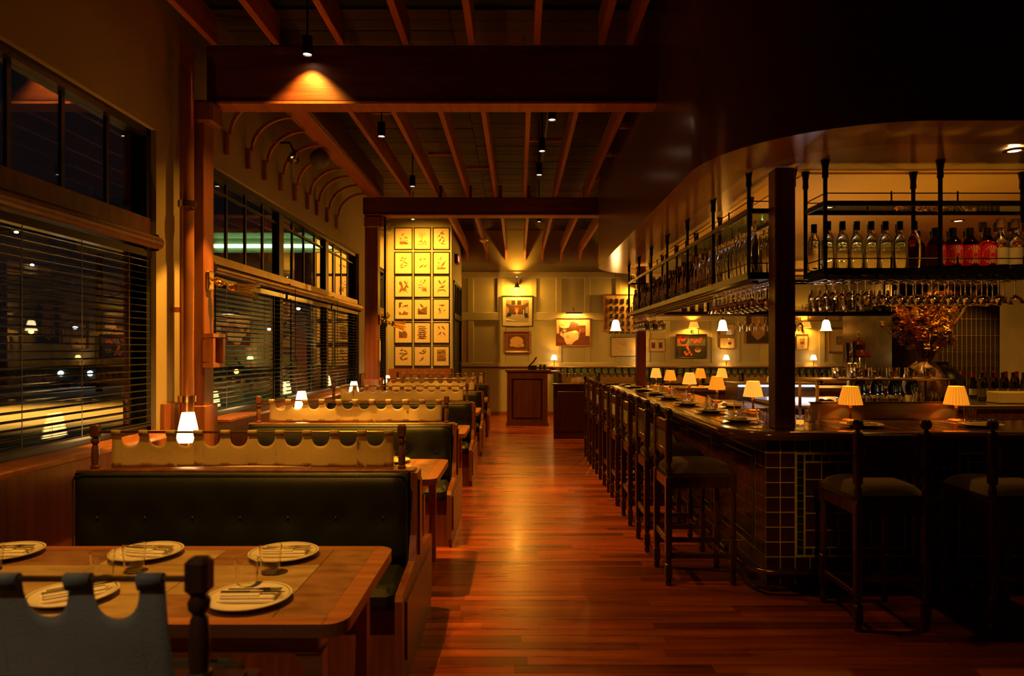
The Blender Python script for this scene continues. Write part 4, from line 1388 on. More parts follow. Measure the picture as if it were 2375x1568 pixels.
# ---- bar work station behind the near arm
ws_ = T('bar_station', 'steel bar station with raised garnish rail, post and glass shelf', 'bar station', (0, 0, 0))
P('garnish_rail', MB().box(2.20, 3.28, 5.12, 5.13, 1.0, 1.212).box(2.20, 3.28, 5.12, 5.155, 1.205, 1.214), M_steel, ws_)
P('cabinet', MB().box(2.20, 3.28, 5.16, 5.66, .3, 1.06), M_steel, ws_)
P('shelf_top', MB().box(2.27, 3.32, 5.18, 5.52, 1.372, 1.382), M_steel, ws_)
for x in (2.28, 3.29):
    P('shelf_post', MB().box(x - .009, x + .009, 5.18, 5.198, 1.0, 1.372), M_steel, ws_)
    P('shelf_post', MB().box(x - .009, x + .009, 5.50, 5.518, 1.0, 1.372), M_steel, ws_)
# rocks glasses, stacked in rows under the shelf
def make_rocks():
    m = MB().lathe([(.001, .003), (.032, .003), (.036, .01), (.040, .085), (.038, .085), (.034, .014), (.001, .013)], seg=14)
    return tag(P('rocks_glass', m, M_glass, smooth=True), '', 'glass')
rocks = Once(make_rocks)
c = 0
for r in range(3):
    for k in range(6):
        rocks((2.56 + k * .083 + (r % 2) * .02, 5.345 + r * .09, 1.06), 0, 'rocks glass under the steel shelf, lower layer, %s row, %s from left' % (ORD[r], ORD[k]), 'rocks glasses under the steel shelf')
        if r < 2:
            rocks((2.56 + k * .083 + (r % 2) * .02, 5.345 + r * .09, 1.150), 0, 'rocks glass under the steel shelf, upper layer, %s row, %s from left' % (ORD[r], ORD[k]), 'stacked rocks glasses under the steel shelf')
for k in range(12):
    rocks((2.46 + k * .07, 5.25 + (k % 2) * .09, 1.383), 0, 'rocks glass standing on top of the steel shelf, %s from left' % ORD[k], 'rocks glasses on top of the steel shelf')
M_orange = pmat('orange_peel', (.62, .20, .015), .45, var=.15, bump=.2, bscale=150)
M_lemon = pmat('lemon_peel', (.62, .42, .03), .45, var=.15, bump=.2, bscale=150)
M_leaf = pmat('herb_green', (.05, .14, .02), .6, var=.3)
def fruit(name, x, y, z, r, mat, label, cat='fruit'):
    t = T(name, label, cat, (x, y, z))
    P('skin', MB().sphere((0, 0, r), r, 18, 10, .95), mat, t, True)
    P('navel', MB().lathe([(.001, 2 * r * .975), (.006, 2 * r * .97)], seg=8), M_leaf, t)
fruit('orange', 2.36, 5.30, 1.13, .05, M_orange, 'large orange beside the left shelf post of the station')
fruit('orange', 2.45, 5.36, 1.13, .046, M_orange, 'smaller orange behind the first one at the left post')
fruit('grapefruit', 2.66, 5.235, 1.10, .052, M_orange, 'reddish citrus fruit behind the amber lamp shade')
fruit('lemon', 2.80, 5.24, 1.11, .058, M_lemon, 'large pale yellow citrus right of the amber lamp')
t = P('crushed_tray', MB().box(2.28, 2.50, 5.18, 5.42, 1.06, 1.13), M_steel); tag(t, 'steel tray that holds the oranges', 'tray')
m = MB()
rnd = random.Random(5)
for k in range(26):
    a = rnd.uniform(0, 6.28); p = Vector((rnd.uniform(0, .1), rnd.uniform(0, .05), rnd.uniform(0, .06)))
    m.add([p, p + Vector((.02 * math.cos(a), .02 * math.sin(a), .02)), p + Vector((.035 * math.cos(a), .035 * math.sin(a), .01)), p + Vector((.02 * math.cos(a + .5), .02 * math.sin(a + .5), -.005))], [(0, 1, 2, 3)])
t = P('mint_bunch', m, M_leaf); t.location = (2.46, 5.22, 1.15); tag(t, 'bunch of green mint beside the oranges', 'herbs')
# carafes at the right of the station
def make_carafe():
    m = MB().lathe([(.001, .003), (.05, .003), (.055, .02), (.055, .10), (.03, .16), (.022, .19), (.03, .225), (.028, .225), (.019, .19), (.027, .16), (.051, .10), (.050, .02), (.001, .012)], seg=18)
    return tag(P('carafe', m, M_glass, smooth=True), '', 'carafe')
carafe = Once(make_carafe)
for k in range(3):
    carafe([(3.10, 5.27, 1.06), (3.16, 5.41, 1.06), (3.225, 5.27, 1.06)][k], 0, ['clear carafe left of two others behind the garnish rail', 'clear carafe behind two others behind the garnish rail', 'clear carafe next to the right shelf post'][k], 'carafes')

# ---- bottles
def bottle_proto(h, r, neck, shoulder, body, capm, labelm, lab_z, name='liquor_bottle', cap_h=.05, sq=False, labr=1.0, fill=None):
    def mk():
        t = T(name, '', 'bottle')
        seg = 16
        nh = h - cap_h
        pr = [(.001, .004), (r * .85, .004), (r, .012), (r, shoulder), (r * .8, shoulder + .025), (neck * 1.3, shoulder + .055), (neck, shoulder + .07), (neck, nh), (neck * 1.15, nh + .004)]
        P('glass_body', MB().lathe(pr, seg=seg), body, t, True)
        P('cap', MB().lathe([(.001, nh - .004), (neck * 1.35, nh - .004), (neck * 1.35, h), (.001, h)], seg=12), capm, t, True)
        if labelm is not None:
            P('label', MB().lathe([(r * 1.012, lab_z[0]), (r * 1.012, lab_z[1])], seg=seg), labelm, t, True)
        return t
    return mk
b_clear = Once(bottle_proto(.315, .041, .014, .19, M_glassg, M_cap, None, None, cap_h=.055))
b_clearlab = Once(bottle_proto(.30, .038, .014, .185, M_glass, M_chrome, M_label, (.05, .13)))
M_sunray = pmat('red_metal_label', (.60, .02, .02), .3, .1)
def mk_red():
    t = bottle_proto(.27, .058, .017, .165, M_glassr, M_cap, M_sunray, (.02, .155), cap_h=.06)()
    m = MB()
    for k in range(22):
        a0 = 2 * PI * k / 22; a1 = a0 + .11
        vs = []
        for (aa, rr) in ((a0, .014), (a0, .060), (a1, .060), (a1, .014)):
            u = rr * math.cos(aa); v = rr * math.sin(aa)
            th = u / .0592
            vs.append((.0592 * math.sin(th), -.0592 * math.cos(th), .088 + v))
        m.add(vs, [(0, 1, 2, 3)])
    P('ray_print', m, M_plate, t)
    return t
b_red = Once(mk_red)
b_amber = Once(bottle_proto(.31, .037, .014, .20, M_glassa, M_cap, M_label, (.06, .15), cap_h=.045))
b_dark = Once(bottle_proto(.30, .038, .014, .19, M_glassd, M_capr, M_label, (.05, .14)))
b_darkk = Once(bottle_proto(.31, .037, .014, .20, M_glassd, M_cap, M_labeld, (.05, .14)))
b_green = Once(bottle_proto(.30, .037, .014, .19, M_glassk, M_cap, M_label, (.05, .12)))
b_wine = Once(bottle_proto(.31, .037, .015, .19, M_glassk, M_capr, M_label, (.05, .12), 'wine_bottle', cap_h=.06))
b_orlab = Once(bottle_proto(.31, .040, .015, .20, M_glassd, M_cap, M_labelr, (.04, .15)))
b_tall = Once(bottle_proto(.33, .036, .013, .21, M_glassg, M_glass, None, None, cap_h=.03))
b_wide = Once(bottle_proto(.33, .046, .018, .175, M_glass, M_cork, M_label, (.03, .14), cap_h=.055))

# ---- hanging shelves
hs = T('hanging_shelf', 'black iron shelf hung on poles around the bar, full of bottles', 'shelf', (0, 0, 0))
ZS, ZU = 2.13, 2.55
def pole(x, y, z0=ZS - .02, r=.0135, big=True):
    P('pole', MB().lathe([(r, z0), (r, zi - .12), (r * 1.5, zi - .11), (r * 1.35, zi - .06), (r * 1.9, zi - .015), (r * 2.2, zi - .002)], (x, y, 0), 10), M_iron, hs, True)
for y in (4.63, 5.47, 6.30, 7.15, 8.0, 8.8, 9.6):
    pole(1.57, y)
    pole(1.87, y + .0)
for x in (1.98, 2.72, 3.47, 4.2, 4.95):
    pole(x, 4.39); pole(x, 4.69)
for x in (2.6, 3.4, 4.2, 5.0):
    pole(x, 9.3)
def shelf_run(x0, x1, y0, y1, lab):
    P('shelf_board', MB().box(x0, x1, y0, y1, ZS - .035, ZS - .012), M_steel if False else pmat('shelf_underside', (.13, .10, .065), .35, .3), hs)
    P('shelf_rim', MB().box(x0 - .01, x1 + .01, y0 - .01, y0, ZS - .045, ZS).box(x0 - .01, x1 + .01, y1, y1 + .01, ZS - .045, ZS).box(x0 - .01, x0, y0, y1, ZS - .045, ZS).box(x1, x1 + .01, y0, y1, ZS - .045, ZS), M_iron, hs)
    P('upper_rim', MB().box(x0 - .01, x1 + .01, y0 - .01, y0 + .006, ZU - .02, ZU + .012).box(x0 - .01, x1 + .01, y1 - .006, y1 + .01, ZU - .02, ZU + .012).box(x0 - .01, x0 + .006, y0, y1, ZU - .02, ZU + .012).box(x1 - .006, x1 + .01, y0, y1, ZU - .02, ZU + .012), M_iron, hs)
    P('upper_glass', MB().box(x0 + .006, x1 - .006, y0 + .006, y1 - .006, ZU - .008, ZU), M_pane, hs)
    g = MB()
    for z in (ZS + .062, ZU + .062):
        for (a, b) in [((x0, y0), (x1, y0)), ((x0, y1), (x1, y1)), ((x0, y0), (x0, y1)), ((x1, y0), (x1, y1))]:
            g.cyl((*a, z), (*b, z), .004, 6)
        L = max(x1 - x0, y1 - y0)
        nn = int(L / .42)
        for k in range(1, nn + 1):
            u = k / (nn + .5)
            if x1 - x0 > y1 - y0:
                for yy in (y0, y1): g.cyl((x0 + (x1 - x0) * u, yy, z - .062), (x0 + (x1 - x0) * u, yy, z + .012), .006, 6)
            else:
                for xx in (x0, x1): g.cyl((xx, y0 + (y1 - y0) * u, z - .062), (xx, y0 + (y1 - y0) * u, z + .012), .006, 6)
    P('gallery_rail', g, M_iron, hs)
shelf_run(1.57, 1.87, 4.63, 9.62, '')
shelf_run(1.98, 5.6, 4.39, 4.69, '')
shelf_run(1.97, 5.5, 9.3, 9.6, '')
P('slat_rack', MB().box(1.62, 1.66, 4.7, 9.5, ZS - .065, ZS - .05).box(1.79, 1.83, 4.7, 9.5, ZS - .065, ZS - .05), M_iron, hs)

# near shelf bottles
i = 0
x = 2.035
for k in range(7):
    for rw in range(2):
        b_clear((x + k * .094 + rw * -.045, 4.47 + rw * .11, ZS), 0, 'clear black-stoppered bottle on the near shelf, %s from the left, %s row' % (ORD[k], ['front', 'back'][rw]), 'clear bottles on the near hanging shelf')
for k in range(4):
    for rw in range(2):
        b_red((2.735 + k * .112 - rw * .05, 4.465 + rw * .125, ZS), 0, 'squat red ray-printed bottle on the near shelf, %s from the left, %s row' % (ORD[k], ['front', 'back'][rw]), 'red bottles on the near hanging shelf')
for k in range(5):
    for rw in range(2):
        (b_wide if k < 4 else b_dark)((3.165 + k * .095 - rw * .04, 4.47 + rw * .115, ZS), 0, 'corked labelled bottle right of the red ones, %s from them, %s row' % (ORD[k], ['front', 'back'][rw]), 'labelled bottles on the near hanging shelf')
for k in range(5):
    b_darkk((3.66 + k * .09, 4.50, ZS), 0, 'dark wine-coloured bottle right of the corked ones on the near shelf, %s' % ORD[k], 'dark bottles on the near hanging shelf')

# left arm bottles
rnd = random.Random(12)
y = 4.72
n_ = 0
while y < 9.5:
    for rw in range(2):
        if y < 5.65:
            p = b_tall; kind = 'tall clear bottle'; sp = .088
        elif y < 6.35:
            p = [b_tall, b_clearlab, b_wide][n_ % 3]; kind = 'clear bottle'; sp = .1
        else:
            p = [b_amber, b_clearlab, b_green, b_darkk, b_orlab, b_amber, b_dark, b_wide][(n_ * 5 + rw * 3) % 8]; sp = .105
            kind = {b_amber: 'amber bottle', b_clearlab: 'clear labelled bottle', b_green: 'green bottle', b_darkk: 'dark bottle', b_orlab: 'orange-labelled bottle', b_dark: 'dark red-capped bottle', b_wide: 'broad clear corked bottle'}[p]
        p((1.635 + rw * .125, y + rnd.uniform(-.01, .01), ZS), rnd.uniform(0, 3), '%s, %s row of the aisle shelf, %s from its near pole' % (kind, ['aisle-side', 'bar-side'][rw], ORDX(n_)), 'bottles on the aisle hanging shelf', rnd.uniform(.93, 1.03))
    n_ += 1
    y += sp
# far shelf bottles
for k in range(26):
    x = 2.3 + k * .117
    if 11 < k < 15 or x > 5.4: continue
    p = b_dark if k < 6 else (b_orlab if k < 11 else b_clearlab)
    p((x, 9.42, ZS), 0, '%s on the far hanging shelf, %s from the left' % ('dark bottle with white label' if k < 6 else 'orange-labelled bottle' if k < 11 else 'small clear bottle', ORD[k]), 'bottles on the far hanging shelf')
for k in range(5):
    b_dark((5.32 + k * .10 - .45, 9.52, ZS), 0, 'dark bottle, back row at right of the far shelf, %s' % ORD[k], 'bottles on the far hanging shelf')

# hanging stemware
def make_wine():
    # hangs upside down: foot at z=0, bowl below
    t = T('stem_glass', '', 'glass')
    P('bowl', MB().lathe([(.0035, -.075), (.012, -.082), (.034, -.105), (.041, -.135), (.038, -.175), (.034, -.195), (.0325, -.195), (.0365, -.175), (.0395, -.135), (.0325, -.106), (.010, -.085), (.001, -.083)], seg=14), M_glass, t, True)
    P('stem', MB().lathe([(.001, -.001), (.034, -.002), (.034, -.0045), (.010, -.008), (.0038, -.018), (.0035, -.076)], seg=12), M_glass, t, True)
    return t
def make_coupe():
    t = T('coupe_glass', '', 'glass')
    P('bowl', MB().lathe([(.0035, -.095), (.012, -.098), (.040, -.118), (.050, -.140), (.052, -.155), (.0505, -.155), (.048, -.140), (.038, -.12), (.010, -.101), (.001, -.10)], seg=14), M_glass, t, True)
    P('stem', MB().lathe([(.001, -.001), (.034, -.002), (.034, -.0045), (.010, -.008), (.0038, -.018), (.0035, -.096)], seg=12), M_glass, t, True)
    return t
wine, coupe = Once(make_wine), Once(make_coupe)
ZG = ZS - .072
for c in range(12):
    for r in range(3):
        (wine if c < 3 else coupe)((2.05 + c * .108, 4.44 + r * .105, ZG), 0, ('stem glass' if c < 3 else 'coupe glass') + ' hanging in the %s row under the near shelf, %s from the left' % (['front', 'middle', 'rear'][r], ORD[c]), 'glasses hanging under the near shelf')
rk = MB()
for c in range(13):
    rk.box(1.99 + c * .108, 2.00 + c * .108, 4.40, 4.68, ZS - .062, ZS - .035)
    rk.box(1.98 + c * .108, 2.01 + c * .108, 4.40, 4.68, ZS - .07, ZS - .062)
P('glass_rack', rk, M_iron, hs)
for c in range(9):
    for r in range(3):
        coupe((1.62 + r * .10, 4.72 + c * .112, ZG), 0, 'coupe glass hanging under the aisle shelf, %s line, %s back from the dark post' % (['aisle-side', 'middle', 'bar-side'][r], ORD[c]), 'glasses hanging under the aisle shelf near end')
for c in range(8):
    for r in range(3):
        wine((1.62 + r * .10, 8.75 + c * .11 - .2, ZG), 0, 'stem glass under the far half of the aisle shelf, %s line, %s back' % (['aisle-side', 'middle', 'bar-side'][r], ORD[c]), 'glasses hanging under the aisle shelf far end')
for c in range(14):
    tumbler((2.55 + 1.40 + c * .088, 9.38 + (c % 2) * .09, ZS), 0, 'clear glass standing on the far hanging shelf, %s from the left' % ORD[c], 'glasses on the far hanging shelf')
for c in range(10):
    wine((3.05 + c * .095, 9.42, ZG), 0, 'stem glass hanging under the far shelf, %s from the left' % ORD[c], 'glasses hanging under the far shelf')

# ---- island back counter behind the station
ic = T('back_counter', 'dark steel-topped counter inside the bar', 'counter', (0, 0, 0))
P('body', MB().box(2.75, 6.4, 6.75, 8.0, 0, 1.02), M_cab, ic)
P('worktop', MB().cbox((4.57, 7.37, 1.04), (3.7, 1.3, .04), ch=.008), M_steel, ic)
for k in range(6):
    P('door', MB().cbox((3.06 + k * .61, 6.735, .5), (.57, .025, .86), ch=.006), M_iron, ic)
ck_ = T('lit_display_cooler', 'low steel cooler with white light strip behind the bar', 'cooler', (0, 0, 0))
P('body', MB().box(2.35, 2.72, 7.1, 8.3, 0, 1.0).box(2.62, 3.55, 8.15, 8.6, 0, 1.19), M_steel, ck_)
P('light_strip', MB().box(2.64, 3.54, 8.12, 8.15, 1.168, 1.19), emat('led_strip', (.78, .76, 1), .8), ck_)
P('steel_lid', MB().box(2.61, 3.56, 8.13, 8.62, 1.19, 1.21), M_steel, ck_)
new_light('AREA', 'cooler_glow', (3.1, 8.08, 1.14), .5, (.8, .8, 1), sx=1, sy=.03, aim=(2.8, 7.6, .9))
t = tag(P('folded_towel', MB().prism([(-.13, 0), (.13, 0), (.12, .02), (.02, .055), (-.06, .10), (-.12, .06)], 'Y', -.09, .09), M_napkin), 'white folded towel on the cooler right of the dark post', 'towel')
t.location = (3.48, 8.35, 1.212); t.scale = (1, 1, 1)
t.location = (3.22, 8.38, 1.212)

# lantern-shaped beverage tower and taps
M_lred = pmat('lantern_red', (.055, .004, .004), .2, .2, coat=.5)
lt = T('beverage_tower', 'dark red lighthouse-shaped tower with chrome finial on the back counter', 'dispenser', (3.50, 7.0, 1.06))
P('tower_body', MB().lathe([(.001, 0), (.16, 0), (.16, .02), (.13, .04), (.115, .20), (.105, .27), (.14, .30), (.165, .33), (.165, .345), (.001, .345)], seg=24), M_lred, lt, True)
P('glass_room', MB().lathe([(.10, .345), (.10, .47)], seg=24), M_glass, lt, True)
P('cage', MB().lathe([(.105, .40), (.108, .405), (.105, .41)], seg=24), M_chrome, lt, True)
for k in range(8):
    a = PI / 4 * k + .2
    P('cage_bar', MB().cyl((.106 * math.cos(a), .106 * math.sin(a), .345), (.106 * math.cos(a), .106 * math.sin(a), .47), .005, 6), M_chrome, lt)
P('roof', MB().lathe([(.19, .47), (.19, .485), (.13, .52), (.10, .545), (.10, .58), (.115, .60), (.10, .63), (.05, .65), (.001, .655)], seg=24), M_lred, lt, True)
P('finial', MB().sphere((0, 0, .67), .02, 10, 6).cyl((0, 0, .68), (0, 0, .72), .006, 6).sphere((0, 0, .73), .012, 8, 5), M_chrome, lt, True)
lt.scale = (.62, .62, 1.0)
tp_ = T('beer_tap', 'chrome tap pair with two upright black handles left of the red tower', 'tap', (3.36, 6.90, 1.06))
P('column', MB().cyl((0, 0, 0), (0, 0, .40), .03, 12).cyl((-.055, 0, .40), (.06, 0, .40), .022, 12), M_chrome, tp_, True)
for x in (-.03, .035):
    P('faucet', MB().tube([(x, -.01, .40), (x, -.07, .40), (x, -.09, .36)], .010), M_chrome, tp_, True)
    P('tap_handle', MB().lathe([(.008, .42), (.014, .46), (.020, .60), (.016, .62), (.001, .62)], (x, -.02, 0), 10), M_cap, tp_, True)

# vase and dried bouquet
def lobed(r, h, n, mat, t, name='vessel'):
    prof = [(r * .45, 0), (r * .8, h * .12), (r, h * .38), (r * .92, h * .62), (r * .62, h * .84), (r * .34, h * .93), (r * .36, h), (r * .32, h), (r * .28, h * .9)]
    return P(name, MB().lathe(prof, seg=64, flute=n, fd=.06), mat, t, True)
M_vase = pmat('vase_glaze', (.22, .13, .10), .3, var=.5, scale=14, bump=.35, bscale=30)
v1 = T('flower_vase', 'carved lobed dark stoneware vase holding dried flowers', 'vase', (4.17, 7.0, 1.06))
lobed(.195, .46, 8, M_vase, v1)
v2 = T('flower_vase', 'plain dark rounded vase behind the carved one', 'vase', (4.47, 7.22, 1.06))
lobed(.215, .42, 1, M_frame_k, v2)
M_dry = [pmat('dried_gold', (.70, .42, .10), .8, var=.4, scale=30), pmat('dried_rust', (.55, .22, .08), .8, var=.4, scale=30), pmat('dried_tan', (.62, .45, .26), .8, var=.4, scale=30)]
M_stemd = pmat('dried_stem', (.20, .12, .05), .8)
bq = T('dried_bouquet', 'large dried arrangement of gold and rust blossoms with pampas plumes', 'flowers', (4.17, 7.0, 1.48))
rnd = random.Random(21)
stems = MB()
heads = [MB(), MB(), MB()]
def blossom(m, c, r):
    for p_ in range(9):
        a = rnd.uniform(0, 2 * PI); e = rnd.uniform(-.6, 1.2)
        d = Vector((math.cos(a) * math.cos(e), math.sin(a) * math.cos(e), math.sin(e)))
        s_ = d.cross(Vector((0, 0, 1)) + d * .01).normalized() * r * .45
        m.add([c, c + d * r * .6 + s_, c + d * r * 1.15, c + d * r * .6 - s_], [(0, 1, 2, 3)])
for k in range(150):
    dx = rnd.gauss(0, .15) + .0; dy = rnd.gauss(0, .12) - .03; h_ = rnd.uniform(.14, .52) if k > 30 else rnd.uniform(.4, .7)
    dx *= .75 + h_ * .6; 
    tip = Vector((dx, dy, h_))
    stems.tube([(dx * .05, dy * .05, -.1), (dx * .4, dy * .4, h_ * .45), tip], .003, 4)
    mi = 0 if dx > -.02 and h_ < .52 else (1 if rnd.random() < .5 else 2)
    for q in range(4):
        blossom(heads[mi], tip + Vector((rnd.gauss(0, .018), rnd.gauss(0, .018), rnd.gauss(0, .02))), rnd.uniform(.026, .05))
P('stem', stems, M_stemd, bq)
for mi, nm_ in enumerate(('gold blossoms', 'rust blossoms', 'pale blossoms')):
    P('blossom', heads[mi], M_dry[mi], bq, label=nm_)
def plume(base, tip, w, n):
    m = MB()
    base = Vector(base); tip = Vector(tip)
    ax = (tip - base)
    st = base + ax * .55
    m.tube([base, st, tip], [.004, .003, .001], 4)
    for k in range(n):
        u = rnd.random()
        p = st + (tip - st) * u
        ww = w * (math.sin(PI * min(1, u * .9 + .08)))
        d = Vector((rnd.gauss(0, 1), rnd.gauss(0, 1), rnd.gauss(0, .3))).normalized() * ww * rnd.uniform(.4, 1) + ax.normalized() * rnd.uniform(.03, .08)
        s_ = d.cross(ax).normalized() * .0025
        m.add([p + s_, p - s_, p + d], [(0, 1, 2)])
    return m
P('pampas_plume', plume((.05, 0, 0), (.60, 0, .82), .05, 700), M_dry[2], bq)
P('pampas_plume', plume((.02, 0, 0), (.30, .05, .74), .045, 600), M_dry[2], bq)
P('pampas_plume', plume((.0, 0, 0), (-.20, .05, .66), .04, 500), M_dry[2], bq)
P('pampas_plume', plume((.05, .05, 0), (.46, .1, .5), .03, 300), M_dry[2], bq)
# wine bottles standing in the wells
for k in range(8):
    xx = [4.02, 4.28, 4.42, 4.52, 4.62, 4.76, 3.9, 3.78][k]
    b_wine((2.92 + k * .075, 5.86 + (k % 2) * .07, 1.10), 0, 'red-capped wine bottle in the well behind the steel shelf, %s from the left' % ORD[k], 'wine bottles in the well')
wl_ = tag(P('bottle_well', MB().box(2.85, 3.55, 5.78, 6.02, .6, 1.098), M_steel), 'steel bottle well behind the station', 'bottle well')
for k in range(7):
    b_wine((4.80 + k * .12, 7.55, 1.06), 0, 'dark wine bottle in the row on the back counter, %s from the vases' % ORD[k], 'wine bottles on the back counter')
for k in range(5):
    b_darkk((4.9 + k * .11, 7.2, 1.06), 0, 'dark bottle in front of the wine row on the back counter, %s from the vases' % ORD[k], 'dark bottles on the back counter')
t = tag(P('stone_trough', MB().cbox((0, 0, .06), (.55, .2, .12), ch=.01), M_beige), 'pale block under the dark wine bottles by the pillar', 'block'); t.location = (5.15, 7.0, 1.06)

# ============================================================ HOST STAND AND FAR SEATING
h = T('host_stand', 'dark red-brown panelled host stand at the end of the aisle', 'host stand', (0, 0, 0))
P('body', MB().box(-.22, .64, 14.50, 15.0, 0, 1.14), M_cab, h)
P('top', MB().cbox((.225, 14.75, 1.165), (.97, .60, .05), ch=.012), M_cab, h)
P('panel_frame', MB().box(-.22, -.12, 14.47, 14.5, .02, 1.12).box(.54, .64, 14.47, 14.5, .02, 1.12).box(-.12, .54, 14.47, 14.5, 1.0, 1.12).box(-.12, .54, 14.47, 14.5, .02, .14), M_cab, h)
P('door_panel', MB().cbox((.21, 14.485, .57), (.58, .02, .80), ch=.012), M_cab, h)
P('side_shelf', MB().box(.64, .93, 14.52, 14.98, 1.10, 1.16), M_cab, h)
P('plinth', MB().box(-.24, .66, 14.455, 15.0, 0, .06), M_cab, h)
ph = T('desk_phone', 'small dark desk phone on the host stand', 'phone', (.32, 14.62, 1.192))
P('base', MB().prism([(-.07, 0), (.07, 0), (.07, .05), (-.07, .09)], 'X', -.09, .09), M_cap, ph)
P('handset', MB().tube([(-.06, -.03, .09), (.02, 0, .16), (.09, .02, .26)], .016, 8), M_cap, ph, True)
for k in range(2):
    t = tag(P('card_holder', MB().lathe([(.001, 0), (.035, 0), (.035, .10), (.03, .11), (.001, .11)], seg=14), M_cap, smooth=True), ['small black cup on the host stand right of the phone', 'small black cup at the right end of the host stand'][k], 'cup')
    t.location = (.50 + k * .085, 14.6, 1.192)

def partition(x0, x1, y, label, zt=.975, panels=1):
    t = T('booth_partition', label, 'partition', (0, y, 0), group='booth partitions behind the bar')
    P('body', MB().box(x0, x1, 0, .12, 0, zt), M_cab, t)
    P('cap', MB().cbox(((x0 + x1) / 2, .06, zt + .012), (x1 - x0 + .05, .17, .03), ch=.008), M_cab, t)
    n_ = max(1, int((x1 - x0) / .75))
    for k in range(n_):
        a = x0 + .06 + k * (x1 - x0) / n_
        b = x0 - .06 + (k + 1) * (x1 - x0) / n_
        P('panel', MB().cbox(((a + b) / 2, -.008, .5), (b - a, .02, .72), ch=.008), M_cab, t)
    P('baseboard', MB().box(x0, x1, -.02, 0, 0, .10), M_cab, t)
    k = x0 + .10
    while k < x1:
        P('rod_post', turned_post(.21, M_blackw), M_blackw, t, loc=(k, .06, zt + .02), smooth=True)
        k += .72
    P('rod', MB().cyl((x0 + .1, .06, 1.175), (x1 - .05, .06, 1.175), .0065, 6), M_brass, t)
partition(.66, 2.32, 12.36, 'dark wood booth partition between host stand and bar stools')
partition(2.55, 7.6, 12.36, 'long dark wood booth partition seen over the bar')
q = 0
for (a, b) in [(.80, 1.42), (1.52, 2.14), (2.69, 3.31), (3.41, 4.03), (4.13, 4.75), (4.85, 5.47), (5.57, 6.19), (6.29, 6.91)]:
    place_cloth('tabbed_cloth', b - a, .175, (a, 12.42, 1.175), 'small cream tabbed cloth on the far partition, %s from the host stand' % ORD[q], M_cloth, 40 + q, 'small cloths behind the bar', pitch=.124, tab=.04, scd=.06)
    q += 1
# tufted banquette along the back wall
bq_ = T('wall_banquette', 'long channel-tufted dark green banquette along the back wall', 'banquette', (0, 0, 0))
P('back_frame', MB().box(.88, 9.6, 16.62, 16.86, 0, 1.17), M_cab, bq_)
P('ledge', MB().cbox((5.24, 16.72, 1.185), (8.76, .28, .03), ch=.006), M_cab, bq_)
cm = MB()
nv = 8
vs = []
for j, (z, s_) in enumerate([(.50, .8), (.70, 1), (.95, 1), (1.10, .95), (1.16, .6), (1.175, .15)]):
    for i in range(nv + 1):
        a = PI * i / nv
        vs.append((-.083 * math.cos(a), -.075 * math.sin(a) ** .7 * s_, z))
fs = [(j * (nv + 1) + i, j * (nv + 1) + i + 1, (j + 1) * (nv + 1) + i + 1, (j + 1) * (nv + 1) + i) for j in range(5) for i in range(nv)]
chm = cm.add(vs, fs).mesh('back_channel', True); chm.materials.append(M_leather2)
k = 0
x = .97
while x < 9.5:
    shared('back_channel', chm, bq_, (x, 16.62, 0)); x += .166
P('seat', MB().cbox((5.24, 16.3, .44), (8.7, .6, .14), ch=.04), M_leather2, bq_, True)
P('seat_base', MB().box(.9, 9.6, 16.05, 16.6, 0, .37), M_cab, bq_)
# ledge lamps on the banquette ledge
ledge = Once(make_shade_lamp(M_shade, M_brass, .29, .042, .075, .115, lp=5.5, flute=20))
for i, xp in enumerate([1285, 1484, 1684, 1886, 2084]):
    ledge((PX(xp, 16.72), 16.70, 1.20), 0, 'small brass lamp with ivory shade on the banquette ledge, %s from the host stand' % ORD[i], 'banquette ledge lamps')
# pendants
def mk_pend():
    t = T('pendant_lamp', '', 'pendant')
    P('cord', MB().cyl((0, 0, .22), (0, 0, 2.585), .004, 6), M_cap, t)
    P('fitter', MB().lathe([(.02, .21), (.035, .20), (.03, .24), (.005, .25)], seg=14), M_brass, t, True)
    P('bell_shade', MB().lathe([(.11, -.005), (.098, .01), (.083, .06), (.073, .13), (.060, .18), (.035, .208), (.015, .215)], seg=48, flute=12, fd=.03), M_shadew, t, True)
    P('bulb', MB().sphere((0, 0, .06), .03, 10, 6), M_bulbw, t, True)
    new_light('POINT', 'pendant_light', (0, 0, -.03), 16, WARM, .04, parent=t)
    return t
pend = Once(mk_pend)
for i, xp in enumerate([1428, 1676, 1916]):
    pend((PX(xp, 13.7), 13.7, 2.005), 0, ['white bell-shaped pendant before the niche relief picture', 'white bell-shaped pendant between flower painting and portrait', 'white bell-shaped pendant before the gilt frame'][i], 'bell pendants')
# wall sconces with shades
def mk_sc():
    t = T('shaded_sconce', '', 'sconce')
    P('back_plate', MB().lathe([(.001, 0), (.03, 0), (.03, .012), (.001, .014)], seg=14, M=Matrix.Rotation(PI / 2, 4, 'X')), M_brass, t, True)
    P('arm', MB().tube([(0, -.01, 0), (0, -.08, -.10), (.0, -.13, -.04), (0, -.13, .06)], .007, 6), M_brass, t, True)
    P('shade', MB().lathe([(.125, .05), (.082, .19)], (0, -.13, 0), 96, 24, .012), M_shadem, t, True)
    new_light('POINT', 'sconce_light', (0, -.13, .10), 10, WARM, .03, parent=t)
    return t
sco = Once(mk_sc)
sco((PX(1607, 16.8), 16.84, PZ(765, 16.8)), 0, 'brass wall sconce with yellow shade above the red flower painting', 'shaded sconces')
sco((PX(1866, 16.8), 16.84, PZ(765, 16.8)), 0, 'brass wall sconce with yellow shade right of the dark post', 'shaded sconces')
